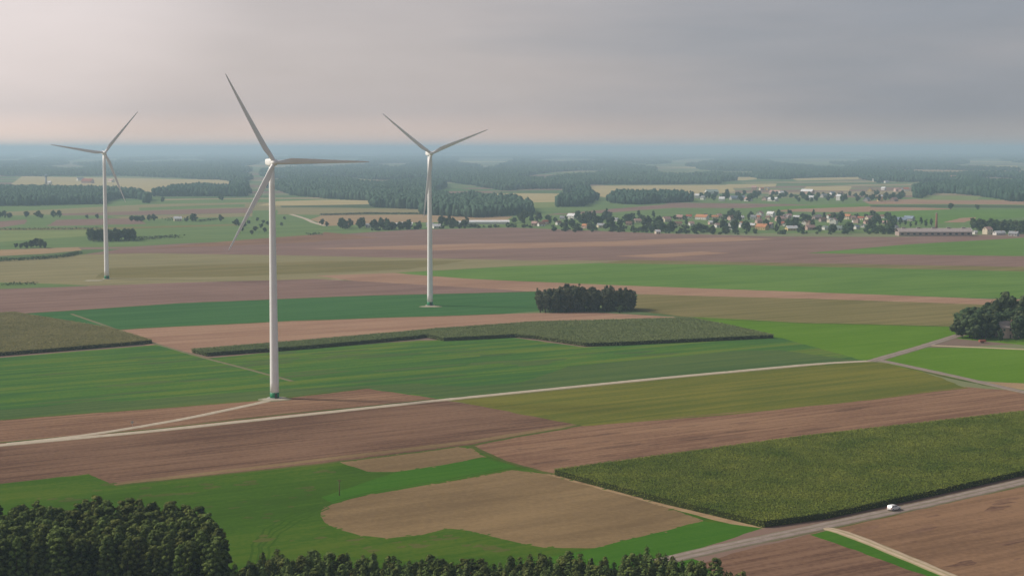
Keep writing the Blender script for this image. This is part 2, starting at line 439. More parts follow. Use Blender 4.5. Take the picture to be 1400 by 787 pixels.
# (name, material, label, photo-pixel outline), later ones lie on top of earlier ones
FIELDS = [
    ("meadow", "soft_green", "wide band of pale meadows beyond the ploughed plain", [(-250, 350), (-250, 282), (330, 272), (700, 272), (1650, 268), (1650, 320), (700, 318), (330, 330)]),
    # far left strips
    ("stubble_field", "tan_green", "pale stubble strip below the dark far wood", [(-200, 293), (0, 290), (210, 279), (500, 274), (500, 284), (330, 288), (0, 295)]),
    ("grass_field", "soft_green", "narrow green strip under the far stubble", [(190, 284), (335, 279), (335, 283), (190, 288)]),
    ("ploughed_field", "mauve", "long mauve strip behind the row of round trees", [(80, 292), (200, 288), (345, 284), (345, 291), (200, 294), (85, 294.5)]),
    ("stubble_field", "tan_green", "tan strip between tree row and mauve strip", [(150, 296), (345, 291), (345, 296), (175, 300)]),
    ("ploughed_field", "mauve", "small reddish field at the frame edge below the tree row", [(-200, 305), (0, 302.5), (36, 300), (34, 306), (0, 311), (-200, 314)]),
    ("ploughed_field", "mauve", "reddish strip before the two lone round trees", [(64, 309), (78, 300.5), (150, 298.5), (190, 299), (200, 306)]),
    ("grass_field", "pale_green", "light green field beside the dark square grove", [(-200, 333), (-200, 316), (118, 315), (118, 322.5), (60, 326), (0, 331)]),
    ("grass_field", "soft_green", "green strip running from the grove to the scattered bushes", [(190, 316), (330, 308), (345, 312), (200, 322)]),
    ("stubble_field", "olive", "olive strip along the hedge line behind the grove", [(-200, 315), (0, 312), (140, 311), (330, 306), (330, 308), (140, 314), (0, 315)]),
    ("stubble_field", "tan", "thin brown strip beyond the ditch hedge", [(-200, 352), (-200, 345), (20, 341), (108, 338), (112, 342), (60, 347), (0, 350)]),
    ("grass_field", "soft_green", "green field between the grove and the ploughed plain", [(110, 338), (120, 331), (240, 327), (350, 318), (450, 311), (470, 317), (330, 328), (180, 337)]),
    # far centre-left strips
    ("stubble_field", "straw", "straw yellow strip under the central far wood", [(352, 281), (378, 275), (448, 273), (515, 274), (506, 279), (400, 281)]),
    ("grass_field", "dark_strip", "dark thin strip below the straw yellow strip", [(384, 281.3), (510, 279.5), (572, 283.5), (570, 284.6), (384, 283.4)]),
    ("stubble_field", "tan_green", "tan field beside the central far wood", [(380, 284), (570, 285), (580, 291), (460, 294), (380, 293)]),
    ("ploughed_field", "tan", "light brown field behind the long white sheds", [(425, 300), (440, 294), (580, 293), (700, 296), (690, 303), (565, 304), (445, 309)]),
    # far centre clearings
    ("grass_field", "straw", "pale clearing in front of the far wood", [(648, 266), (700, 264), (790, 265), (778, 276), (700, 277), (664, 274)]),
    ("grass_field", "pale_green", "light green patch beside the clearing", [(705, 277), (765, 276), (760, 283), (715, 285)]),
    ("ploughed_field", "mauve", "mauve strip leading to the farther village", [(745, 294), (780, 289), (920, 277), (1080, 279), (1080, 285), (920, 284), (830, 291)]),
    ("grass_field", "soft_green", "green strip between the two villages", [(740, 289), (790, 284), (900, 277.5), (915, 279), (830, 286), (770, 292)]),
    ("grass_field", "straw", "long pale clearing above the farther village", [(806, 266), (808, 254), (1000, 253), (1005, 262), (900, 270), (830, 270)]),
    ("ploughed_field", "mauve", "thin purple strip below the farther village", [(950, 282), (955, 278), (1075, 279), (1180, 283), (1075, 284)]),
    ("grass_field", "green_bright", "fresh green strip below the farther village", [(1000, 286), (1060, 282), (1185, 278), (1190, 282), (1075, 287)]),
    ("ploughed_field", "rosy", "rosy strip behind the nearer village", [(1055, 289), (1080, 286), (1190, 282), (1300, 285), (1300, 288), (1150, 290)]),
    ("ploughed_field", "rosy", "rosy strip in front of the far wood by the frame edge", [(1180, 275), (1250, 272), (1650, 277), (1650, 282), (1300, 279), (1190, 279)]),
    ("grass_field", "dark_strip", "dark green strip below the rosy one", [(1190, 280.5), (1300, 280), (1650, 283), (1650, 286), (1190, 283)]),
    ("grass_field", "green_bright", "green field behind the brick factory", [(1130, 300), (1180, 290), (1300, 286), (1650, 288), (1650, 300), (1400, 297), (1280, 306), (1180, 303)]),
    ("ploughed_field", "rosy", "small rosy field behind the factory chimney", [(1290, 304), (1312, 298), (1335, 297), (1320, 304)]),
    ("grass_field", "straw", "thin pale clearing high in the far forest", [(935, 243), (1025, 242), (1040, 244.5), (1020, 246.5), (938, 246.5)]),
    ("grass_field", "straw", "second pale clearing behind the farther village", [(985, 256), (995, 252), (1062, 251), (1060, 255), (1010, 257)]),
    ("grass_field", "straw", "yellow clearing among the farther houses", [(1097, 260), (1102, 255), (1165, 255), (1160, 261)]),
    ("grass_field", "straw", "pale clearing behind the farther village roofs", [(1080, 244), (1175, 242), (1178, 245), (1090, 247)]),
    ("grass_field", "tan", "long pale clearing under the skyline forest", [(1172, 233), (1250, 232), (1400, 234), (1650, 236), (1650, 240), (1390, 239), (1240, 237.5)]),
    ("grass_field", "straw", "small pale clearing near the frame edge", [(1335, 226.5), (1390, 226.5), (1392, 229), (1340, 229)]),
    ("grass_field", "pale_green", "green clearing before the edge wood", [(1255, 273), (1265, 267), (1340, 268), (1335, 274)]),
    ("grass_field", "straw", "pale clearing between the two western woods", [(15, 252), (30, 241), (200, 244), (300, 246), (330, 250), (250, 261), (190, 265), (150, 255)]),
    ("grass_field", "straw", "thin pale clearing in the far woods", [(60, 238), (91.5, 237.2), (130, 238.16), (102, 239.6)]),
    ("grass_field", "tan_green", "thin pale clearing in the far woods", [(205, 236), (232, 235.25), (265, 236.15), (241, 237.5)]),
    ("grass_field", "tan", "thin pale clearing in the far woods", [(420, 239), (447, 238.25), (480, 239.15), (456, 240.5)]),
    ("grass_field", "pale_green", "thin pale clearing in the far woods", [(520, 247), (547, 246.2), (580, 247.16), (556, 248.6)]),
    ("grass_field", "straw", "thin pale clearing in the far woods", [(470, 232), (510.5, 231.3), (560, 232.14), (524, 233.4)]),
    ("grass_field", "tan_green", "thin pale clearing in the far woods", [(610, 240), (641.5, 239.2), (680, 240.16), (652, 241.6)]),
    ("grass_field", "tan", "thin pale clearing in the far woods", [(720, 247), (747, 246.1), (780, 247.18), (756, 248.8)]),
    ("grass_field", "pale_green", "thin pale clearing in the far woods", [(760, 236), (809.5, 235.25), (870, 236.15), (826, 237.5)]),
    ("grass_field", "straw", "thin pale clearing in the far woods", [(860, 242), (887, 241.2), (920, 242.16), (896, 243.6)]),
    ("grass_field", "tan_green", "thin pale clearing in the far woods", [(640, 228), (694, 227.35), (760, 228.13), (712, 229.3)]),
    ("grass_field", "tan", "thin pale clearing in the far woods", [(300, 227), (358.5, 226.35), (430, 227.13), (378, 228.3)]),
    ("grass_field", "pale_green", "thin pale clearing in the far woods", [(90, 224), (157.5, 223.4), (240, 224.12), (180, 225.2)]),
    ("grass_field", "straw", "thin pale clearing in the far woods", [(900, 229), (954, 228.35), (1020, 229.13), (972, 230.3)]),
    ("grass_field", "tan_green", "thin pale clearing in the far woods", [(1010, 236), (1041.5, 235.35), (1080, 236.13), (1052, 237.3)]),
    ("grass_field", "tan", "thin pale clearing in the far woods", [(1110, 229), (1155, 228.3), (1210, 229.14), (1170, 230.4)]),
    ("grass_field", "pale_green", "thin pale clearing in the far woods", [(1130, 238), (1157, 237.35), (1190, 238.13), (1166, 239.3)]),
    ("grass_field", "straw", "thin pale clearing in the far woods", [(560, 221), (632, 220.45), (720, 221.11), (656, 222.1)]),
    ("grass_field", "tan_green", "thin pale clearing in the far woods", [(820, 220), (901, 219.45), (1000, 220.11), (928, 221.1)]),
    ("grass_field", "tan", "thin pale clearing in the far woods", [(250, 218), (322, 217.5), (410, 218.1), (346, 219)]),
    ("grass_field", "pale_green", "thin pale clearing in the far woods", [(1060, 222), (1141, 221.45), (1240, 222.11), (1168, 223.1)]),
    ("grass_field", "straw", "thin pale clearing in the far woods", [(1260, 221), (1332, 220.45), (1420, 221.11), (1356, 222.1)]),
    ("grass_field", "tan_green", "thin pale clearing in the far woods", [(1240, 227), (1289.5, 226.35), (1350, 227.13), (1306, 228.3)]),
    ("grass_field", "tan", "thin pale clearing in the far woods", [(40, 216), (130, 215.6), (240, 216.08), (160, 216.8)]),
    ("grass_field", "pale_green", "thin pale clearing in the far woods", [(690, 215.5), (789, 215.1), (910, 215.58), (822, 216.3)]),
    ("grass_field", "straw", "thin pale clearing in the far woods", [(1180, 215.5), (1297, 215.1), (1440, 215.58), (1336, 216.3)]),
    ("grass_field", "tan_green", "thin pale clearing in the far woods", [(380, 250), (398, 249), (420, 250.2), (404, 252)]),
    ("grass_field", "tan", "thin pale clearing in the far woods", [(290, 252), (312.5, 250.9), (340, 252.22), (320, 254.2)]),
    ("grass_field", "pale_green", "thin pale clearing in the far woods", [(880, 250), (902.5, 249.3), (930, 250.14), (910, 251.4)]),
    # the great ploughed plain
    ("ploughed_field", "mauve", "great mauve ploughed plain in front of the village", [(105, 349), (180, 338), (330, 329), (450, 321), (560, 314), (700, 311), (830, 316), (900, 319), (1060, 323), (1240, 324), (1330, 322), (1420, 326), (1420, 350), (1650, 356), (1650, 366), (1000, 362), (700, 362), (420, 356)]),
    ("ploughed_field", "brown", "darker brown wedge on the mauve plain", [(440, 329), (520, 325), (445, 317), (436, 320), (330, 328), (200, 340), (430, 331)]),
    ("ploughed_field", "rosy", "light rosy band across the mauve plain", [(420, 340), (650, 333), (830, 330), (900, 327), (1010, 324), (1060, 327), (860, 336), (600, 342)]),
    ("ploughed_field", "rosy", "thin pale streak on the mauve plain", [(840, 350), (960, 344), (1000, 346), (900, 352)]),
    ("grass_field", "green_bright", "green wedge near the frame edge before the factory", [(1105, 346), (1240, 334), (1400, 325), (1650, 322), (1650, 352), (1400, 350)]),
    ("stubble_field", "tan_green", "broad tan field behind the farthest wind turbine", [(-250, 395), (-250, 358), (0, 356), (110, 348), (200, 346), (450, 350), (720, 356), (860, 356), (700, 366), (540, 374), (430, 384), (230, 388), (0, 398)]),
    ("stubble_field", "olive", "olive strip on the broad tan field", [(150, 366), (430, 357), (640, 356), (560, 368), (330, 378), (130, 380)]),
    ("grass_field", "soft_green", "faint green strip at the edge of the tan field", [(-250, 388), (0, 386), (60, 387), (130, 391), (0, 397), (-250, 400)]),
    ("grass_field", "green_bright", "long bright green strip across the plain", [(538, 373), (700, 364), (850, 358), (1000, 360), (1400, 370), (1650, 375), (1650, 412), (1400, 407), (1330, 407), (1100, 399), (900, 392), (640, 381)]),
    ("stubble_field", "olive", "thin olive margin above the long bright green strip", [(820, 360), (860, 355), (1000, 358), (1650, 369), (1650, 377), (1400, 371), (1000, 362)]),
    ("ploughed_field", "rosy", "long rosy strip behind the square copse", [(430, 377), (540, 373), (640, 381), (900, 392), (1100, 399), (1340, 408), (1650, 413), (1650, 422), (1345, 416), (1100, 409), (880, 402), (730, 400), (500, 386)]),
    ("ploughed_field", "mauve", "long purple ploughed strip behind the dark green strip", [(-250, 404), (0, 395), (230, 387), (430, 381), (560, 388), (660, 394), (735, 399), (420, 411), (80, 426), (-250, 440)]),
    ("grass_field", "green_deep", "dark green strip around the middle wind turbine", [(25, 429), (250, 414), (500, 404), (735, 398), (740, 424), (690, 429), (400, 439), (150, 452)]),
    ("ploughed_field", "rosy", "rosy ploughed strip in front of the square copse", [(145, 452), (400, 438), (690, 429), (800, 426), (920, 433), (950, 438), (740, 442), (420, 468), (260, 482), (205, 474)]),
    ("stubble_field", "olive", "tan olive field between copse and bright meadow", [(866, 424), (872, 402), (1100, 408), (1345, 416), (1650, 421), (1650, 452), (1312, 447), (1100, 442), (950, 436)]),
    ("grass_field", "green_lush", "bright green meadow between corn and farm copse", [(945, 433), (1100, 441), (1312, 446), (1650, 452), (1650, 478), (1400, 472), (1305, 462), (1200, 492), (1180, 494), (1050, 464)]),
    ("grass_field", "green_mixed", "broad mixed green field behind the white track", [(-250, 500), (0, 489), (212, 471), (282, 489), (570, 465), (700, 461), (800, 474), (1062, 461), (1185, 494), (900, 520), (600, 546), (500, 534), (360, 548), (0, 576), (-250, 590)]),
    ("crop_field", "green_mid", "darker green corner beside the front ploughland", [(-250, 592), (0, 573), (360, 545), (500, 530), (610, 545), (700, 533), (560, 524), (380, 532), (0, 560), (-250, 574)]),
    ("grass_field", "green_mid", "dark green shade of clover along the white track", [(600, 540), (720, 520), (780, 500), (1000, 480), (1060, 478), (1180, 493), (900, 520), (620, 546)]),
    ("ploughed_field", "brown", "brown ploughed field around the nearest wind turbine", [(-250, 592), (0, 574), (360, 547), (500, 531), (610, 547), (0, 609), (-250, 630)]),
    ("ploughed_field", "brown_dark", "dark brown ploughed field in front of the white track", [(-250, 630), (0, 608), (610, 548), (800, 579), (640, 609), (470, 630), (160, 664), (120, 648), (0, 662), (-250, 690)]),
    ("ploughed_field", "stubble", "pale headland along the dark brown field", [(150, 661), (330, 639), (640, 602), (790, 578), (800, 579.5), (640, 606), (330, 642), (160, 664)]),
    ("grass_field", "olive_yellow", "yellow olive field between white track and brown strip", [(608, 547), (1180, 494), (1230, 498), (1320, 529), (1100, 556), (800, 581)]),
    ("grass_field", "green_lush", "bright green field beside the road fork", [(1200, 493), (1240, 474), (1650, 480), (1650, 532), (1400, 524), (1290, 516)]),
    ("stubble_field", "tan", "tan sliver between the road fork and frame edge", [(1330, 521), (1400, 523), (1650, 530), (1650, 560), (1400, 532)]),
    ("ploughed_field", "brown", "long brown ploughed strip behind the tall corn", [(636, 609), (800, 580), (1100, 555), (1320, 528), (1400, 534), (1650, 566), (1650, 600), (1400, 566), (1100, 600), (760, 647), (690, 632)]),
    ("meadow", "meadow", "rough green meadow around the bare brown patch", [(-250, 690), (0, 661), (120, 648), (160, 663), (300, 648), (470, 629), (640, 610), (690, 630), (755, 647), (1046, 721), (930, 758), (1000, 800), (1100, 900), (-200, 1200), (-250, 900)]),
    ("stubble_field", "stubble", "small stubble corner above the meadow", [(466, 631), (620, 611), (645, 613), (662, 624), (600, 637), (540, 645), (505, 645), (490, 640)]),
    ("grass_field", "meadow_vivid", "vivid grass tongue between the two stubble patches", [(540, 646), (660, 626), (706, 637), (640, 652), (560, 668), (460, 690), (440, 680)]),
    ("stubble_field", "stubble", "bare brown patch with a rounded end in the meadow", [(437, 705), (440, 697), (455, 689), (500, 678), (600, 661), (700, 642), (752, 648), (860, 676), (962, 711), (900, 728), (812, 749), (740, 748), (690, 738), (640, 725), (612, 722), (575, 731), (530, 735), (490, 731), (460, 722), (443, 714)]),
    ("grass_field", "meadow_vivid", "vivid green triangle between bare patch and lane", [(800, 752), (962, 712), (1046, 721), (935, 757), (1010, 790), (760, 790), (690, 772)]),
    ("stubble_field", "tan", "tan earth margin along the tall corn", [(748, 648), (760, 648), (1048, 722), (1000, 716), (900, 691)]),
    ("ploughed_field", "brown_warm", "brown ploughed field beside the lane with the car", [(1135, 721), (1400, 665), (1650, 610), (1650, 900), (1330, 800)]),
    ("ploughed_field", "brown_dark", "dark brown ploughed corner below the lane", [(960, 770), (1000, 756), (1118, 727), (1280, 790), (1400, 860), (1100, 900), (1000, 800)]),
    ("grass_verge", "meadow_vivid", "green verge beside the sandy farm path", [(1108, 730), (1142, 722), (1300, 788), (1420, 850), (1400, 862), (1270, 787)]),
]
for k, pts in enumerate([
    [(345, 787), (348, 745), (365, 722), (395, 705), (440, 690), (520, 672), (620, 655), (690, 640)],
    [(360, 787), (362, 747), (378, 727), (405, 710), (448, 694)],
]):
    # pairs of wheel marks pressed into the meadow
    w = [P(u, v) for u, v in pts]
    for off in (-1.0, 1.0):
        lf, rt = [], []
        for i, p in enumerate(w):
            d = (w[min(i + 1, len(w) - 1)] - w[max(i - 1, 0)]); n = Vector((-d.y, d.x, 0)).normalized()
            lf.append(p + n * (off + 0.35)); rt.append(p + n * (off - 0.35))
        FIELDS.append(("wheel_track", "wheel_mark", "worn tyre track across the rough meadow", [("w", p) for p in lf + rt[::-1]]))


for pts, wid, mk, lb in [
    ([(640, 609.5), (720, 594), (800, 580)], 1.3, "verge", "weedy boundary strip between the two brown fields"),
    ([(160, 663.5), (330, 645), (470, 630), (560, 619), (640, 609)], 1.1, "verge", "weedy margin below the dark brown field"),
    ([(800, 580.5), (1000, 565), (1180, 546), (1322, 529)], 1.2, "olive_yellow", "grassy margin below the olive field"),
    ([(640, 609), (690, 630), (757, 648)], 1.2, "verge", "weedy margin between brown strip and stubble"),
    ([(0, 574), (180, 560), (360, 545.5), (500, 530.5)], 1.0, "verge", "weedy margin along the mixed green field"),
    ([(945, 760), (1130, 721.5), (1270, 691.5), (1400, 662), (1650, 602)], 1.6, "verge", "weedy verge along the lower side of the lane"),
    ([(150, 451), (400, 438.5), (690, 429)], 1.3, "verge", "thin margin under the dark green strip"),
    ([(25, 429), (250, 414), (500, 404), (735, 398.5)], 1.3, "verge", "thin margin above the dark green strip"),
    ([(866, 424), (950, 435), (1100, 441.5), (1312, 446.5)], 1.5, "verge", "thin margin above the bright meadow"),
    ([(1200, 490.5), (1290, 515), (1400, 535)], 1.5, "verge", "weedy verge beside the forked road"),
    ([(0, 605), (200, 587), (420, 563), (600, 545.5)], 1.0, "verge", "weedy verge along the white track"),
    ([(620, 548), (900, 519), (1130, 498)], 1.0, "olive", "dry verge along the white track"),
]:
    w = [P(u, v) for u, v in pts]; lf, rt = [], []
    for i, p in enumerate(w):
        d = (w[min(i + 1, len(w) - 1)] - w[max(i - 1, 0)]); n = Vector((-d.y, d.x, 0)).normalized()
        lf.append(p + n * wid); rt.append(p - n * wid)
    FIELDS.append(("grass_verge", mk, lb, [("w", p) for p in lf + rt[::-1]]))


def xy(pts, z=0.0): return [(p.x, p.y) for p in (P(u, v, z) for u, v in pts)]


PATCH = {}
PATCH_LABEL = {"meadow": "loose tufts of grass at the frayed edges of the stubble patches", "verge": "weeds and thin spots in the rough meadow", "brown_dark": "damp dark spots in the ploughland", "stubble": "bare spots along the stubble edge", "green_mid": "dull patches in the green crops"}


def blob(c, r, mk, stretch=1.0):
    n = 9; ph = rng.uniform(0, 6.28); ca, sa = math.cos(FIELD_DIR), math.sin(FIELD_DIR); pts = []
    for i in range(n):
        a = 2 * math.pi * i / n; q = r * rng.uniform(0.6, 1.3)
        x, y = math.cos(a) * q * stretch, math.sin(a) * q
        pts.append(Vector((c.x + x * ca - y * sa, c.y + x * sa + y * ca, 0)))
    PATCH[len(FIELDS) + 1] = mk
    FIELDS.append(("weeds", mk, "", [("w", p) for p in pts]))


def patches():
    tan = [f for f in FIELDS if f[0] == "stubble_field" and f[1] == "stubble"]
    for f in tan:                        # frayed margins
        w = [P(*q) for q in f[3]]
        for a, b in zip(w, w[1:] + w[:1]):
            n = int((b - a).length / 3.2)
            for i in range(n):
                c = a.lerp(b, (i + rng.random()) / n) + Vector((rng.normal() * 0.6, rng.normal() * 0.6, 0))
                blob(c, rng.uniform(0.25, 0.8), "meadow" if rng.random() < 0.6 else "stubble", rng.uniform(0.8, 1.8))
    zones = [([(20, 668), (120, 652), (300, 652), (470, 634), (430, 700), (460, 735), (360, 745), (330, 700), (20, 685)], "verge", 46, (0.5, 2.2), 1.8),
             ([(470, 735), (620, 728), (700, 745), (690, 760), (450, 752)], "verge", 22, (0.5, 1.8), 1.8),
             ([(10, 620), (600, 555), (780, 578), (640, 605), (160, 655), (10, 655)], "brown_dark", 26, (0.8, 3.0), 5.0),
             ([(660, 612), (1310, 533), (1390, 560), (770, 640)], "brown_dark", 30, (0.8, 3.0), 5.0),
             ([(1160, 722), (1390, 675), (1390, 780), (1320, 780)], "brown_dark", 14, (0.6, 2.2), 4.0),
             ([(10, 510), (200, 485), (560, 475), (1000, 475), (600, 540), (360, 545), (10, 565)], "green_mid", 40, (1.5, 5.0), 5.0)]
    for pix, mk, n, (r0, r1), st in zones:
        poly = xy(pix); xs = [p[0] for p in poly]; ys = [p[1] for p in poly]; k = 0
        while k < n:
            x, y = rng.uniform(min(xs), max(xs)), rng.uniform(min(ys), max(ys))
            if inside(poly, np.array([x]), np.array([y]))[0]:
                blob(Vector((x, y, 0)), rng.uniform(r0, r1), mk, st * rng.uniform(0.6, 1.2)); k += 1


def wobble(p):
    d = math.hypot(p.x, p.y)
    a = 0.9 * min(1.5, d / 600)
    q = Vector((p.x / 6.0, p.y / 6.0, 1.3)); q2 = Vector((p.x / 60.0, p.y / 60.0, 5.1))
    return Vector((p.x + a * mnoise.noise(q) + 2.2 * a * mnoise.noise(q2), p.y + a * mnoise.noise(q + Vector((31, 7, 0))) + 2.2 * a * mnoise.noise(q2 + Vector((13, 3, 0))), 0))


def build_fields():
    vs, faces = [], []

    def addpoly(pts):
        area = sum(a.x * b.y - b.x * a.y for a, b in zip(pts, pts[1:] + pts[:1]))
        if area < 0: pts = pts[::-1]
        faces.append(list(range(len(vs), len(vs) + len(pts)))); vs.extend(Vector((p.x, p.y)) for p in pts)
    addpoly([Vector((-60000, -4000, 0)), Vector((60000, -4000, 0)), Vector((60000, FAR, 0)), Vector((-60000, FAR, 0))])
    for name, mk, label, poly in FIELDS:
        w = [q[1] if q[0] == "w" else P(*q) for q in poly]
        # round the corners a little, then densify and wander
        dense = []
        for i in range(len(w)):
            a, b = w[i], w[(i + 1) % len(w)]
            near = max(120.0, min(math.hypot(a.x, a.y), math.hypot(b.x, b.y)))
            n = int(max(1, min(110, (b - a).length / (near / 170.0))))
            for j in range(n): dense.append(wobble(a.lerp(b, j / n)))
        addpoly(dense)
    ov, oe, of, _, _, orig = delaunay_2d_cdt(vs, [], faces, 0, 0.01)
    groups = {}
    for f, o in zip(of, orig):
        k = max(o) if o else 0
        groups.setdefault(PATCH.get(k, k), []).append(f)
    base = base_ground_mat()
    for k, fl in groups.items():
        used = sorted({i for f in fl for i in f}); ix = {v: n for n, v in enumerate(used)}
        nm, mat = ("weeds", FM[k]) if isinstance(k, str) else ("ground", base) if k == 0 else (FIELDS[k - 1][0], FM[FIELDS[k - 1][1]])
        me = bpy.data.meshes.new(nm)
        tri = []
        for f in fl:
            a, b, c = [ov[i] for i in f]
            if (b.x - a.x) * (c.y - a.y) - (b.y - a.y) * (c.x - a.x) < 0: f = f[::-1]
            tri.append([ix[i] for i in f])
        me.from_pydata([(ov[i].x, ov[i].y, 0.0) for i in used], [], tri)
        me.materials.append(mat)
        o = mesh_obj(nm, me)
        if isinstance(k, str):
            tag(o, PATCH_LABEL[k], "weeds", kind="stuff"); continue
        tag(o, "countryside reaching to the horizon" if k == 0 else FIELDS[k - 1][2], kind="structure")


patches()
build_fields()

# ------------------------------------------------------------------ roads and tracks
def road_mat(name, a, b, mid, midw):
    m, nt = new_mat(name); L = nt.links.new
    bs = out_principled(nt, 0.95, 0.1)
    geo = N(nt, "ShaderNodeNewGeometry"); uv = N(nt, "ShaderNodeUVMap"); uv.uv_map = "UVMap"
    n = N(nt, "ShaderNodeTexNoise", _Scale=0.35, _Detail=6.0, _Roughness=0.7); L(geo.outputs["Position"], n.inputs["Vector"])
    mx = N(nt, "ShaderNodeMixRGB"); mx.inputs[1].default_value = rgba(a); mx.inputs[2].default_value = rgba(b)
    mr = N(nt, "ShaderNodeMapRange"); mr.inputs["From Min"].default_value = 0.3; mr.inputs["From Max"].default_value = 0.7
    L(n.outputs["Fac"], mr.inputs[0]); L(mr.outputs[0], mx.inputs[0])
    sx = N(nt, "ShaderNodeSeparateXYZ"); L(uv.outputs[0], sx.inputs[0])
    ab = N(nt, "ShaderNodeMath", operation="ABSOLUTE"); L(sx.outputs[1], ab.inputs[0])   # 0 middle .. 1 edge
    n2 = N(nt, "ShaderNodeTexNoise", _Scale=0.12, _Detail=4.0); L(geo.outputs["Position"], n2.inputs["Vector"])
    ad = N(nt, "ShaderNodeMath", operation="MULTIPLY_ADD"); ad.inputs[1].default_value = 0.5; ad.inputs[2].default_value = -0.25
    L(n2.outputs["Fac"], ad.inputs[0])
    s = N(nt, "ShaderNodeMath", operation="ADD"); L(ab.outputs[0], s.inputs[0]); L(ad.outputs[0], s.inputs[1])
    rp = N(nt, "ShaderNodeValToRGB"); e = rp.color_ramp.elements
    e[0].position = midw; e[0].color = (0.55, 0.55, 0.55, 1); e[1].position = 1.0; e[1].color = (0.75, 0.75, 0.75, 1)
    q = e.new(min(0.5, midw + 0.15)); q.color = (0, 0, 0, 1); q = e.new(0.82); q.color = (0, 0, 0, 1)
    L(s.outputs[0], rp.inputs[0])
    mx2 = N(nt, "ShaderNodeMixRGB"); mx2.inputs[2].default_value = rgba(mid); L(rp.outputs[0], mx2.inputs[0]); L(mx.outputs[0], mx2.inputs[1])
    L(mx2.outputs[0], bs.inputs["Base Color"])
    bp = N(nt, "ShaderNodeBump", _Strength=0.4, _Distance=0.1); L(n.outputs["Fac"], bp.inputs["Height"]); L(bp.outputs[0], bs.inputs["Normal"])
    return m


ROAD_PALE = road_mat("pale_gravel", (0.38, 0.32, 0.25), (0.58, 0.50, 0.40), (0.30, 0.26, 0.16), 0.08)
ROAD_GREY = road_mat("worn_lane", (0.225, 0.18, 0.155), (0.34, 0.28, 0.245), (0.15, 0.14, 0.075), 0.10)
ROAD_SAND = road_mat("sandy_path", (0.40, 0.31, 0.22), (0.56, 0.45, 0.32), (0.24, 0.22, 0.10), 0.12)
ROAD_DIRT = road_mat("dirt_path", (0.15, 0.135, 0.07), (0.24, 0.20, 0.12), (0.10, 0.13, 0.045), 0.2)


def ribbon(name, pts, width, mat, label, z=0.12, extra=None):
    w = [P(*q) for q in pts]
    line = []
    for i in range(len(w) - 1):
        n = int(max(2, min(80, (w[i + 1] - w[i]).length / 6.0)))
        for j in range(n): line.append(w[i].lerp(w[i + 1], j / n))
    line.append(w[-1])
    for _ in range(6):
        line = [line[0]] + [(line[i - 1] + line[i] * 2 + line[i + 1]) / 4 for i in range(1, len(line) - 1)] + [line[-1]]
    V, F, UV = [], [], []
    prof = [(-1.25, -0.04), (-1.0, z * 0.7), (-0.4, z), (0.4, z), (1.0, z * 0.7), (1.25, -0.04)]
    s = 0
    for i, p in enumerate(line):
        d = (line[min(i + 1, len(line) - 1)] - line[max(i - 1, 0)]); n = Vector((-d.y, d.x, 0)).normalized()
        if i: s += (p - line[i - 1]).length
        for j, (a, zz) in enumerate(prof):
            e = 0.12 * width * mnoise.noise(Vector((s / 7.0, a * 3, 2.0))) if abs(a) > 0.9 else 0
            V.append(p + n * (a * width / 2 + e) + Vector((0, 0, zz))); UV.append((s, a))
    k = len(prof)
    for i in range(len(line) - 1):
        for j in range(k - 1):
            a = i * k + j; F.append((a, a + k, a + k + 1, a + 1))
    F = [f[::-1] for f in F]
    me = bpy.data.meshes.new(name); me.from_pydata([tuple(v) for v in V], [], F)
    ul = me.uv_layers.new(name="UVMap")
    for lp in me.loops: ul.data[lp.index].uv = UV[lp.vertex_index]
    me.materials.append(mat)
    for p in me.polygons: p.use_smooth = True
    o = mesh_obj(name, me)
    tag(o, label, kind="structure")
    return o


ribbon("gravel_track", [(-260, 632), (0, 608.5), (200, 590), (600, 547), (900, 517), (1130, 496), (1170, 494), (1198, 493)], 4.6, ROAD_PALE, "long pale gravel track crossing the whole plain", z=0.16)
ribbon("gravel_track", [(10, 606.5), (60, 601.5), (120, 595), (250, 573), (330, 556), (352, 551), (366, 548)], 3.6, ROAD_PALE, "pale access track branching off to the nearest wind turbine", z=0.13)
ribbon("road", [(1190, 494), (1215, 487), (1260, 474), (1305, 460), (1330, 452)], 6.0, ROAD_GREY, "road from the fork towards the farm copse", z=0.2)
ribbon("road", [(1196, 491), (1230, 498), (1300, 513), (1400, 536), (1650, 590)], 5.0, ROAD_GREY, "road from the fork out of the frame beside the brown strip", z=0.19)
ribbon("path", [(1270, 472), (1300, 473), (1400, 477.5), (1650, 487)], 4.2, ROAD_SAND, "pale path in front of the farm copse", z=0.15)
ribbon("path", [(98, 429), (150, 447), (210, 469), (275, 488), (330, 502), (400, 521)], 2.2, ROAD_DIRT, "thin field path along the edge of the olive crop", z=0.12)
ribbon("road", [(900, 768), (945, 757), (1130, 718), (1270, 688), (1400, 658), (1650, 598)], 5.6, ROAD_GREY, "country lane with the white car", z=0.2)
ribbon("path", [(1096, 724), (1116, 718.5), (1136, 720.5), (1162, 730), (1220, 754), (1300, 787), (1460, 860)], 3.6, ROAD_SAND, "sandy farm path leaving the lane", z=0.17)
ribbon("path", [(398, 293), (418, 299), (428, 304), (446, 309)], 7.0, ROAD_PALE, "short pale path among the far strips", z=0.3)

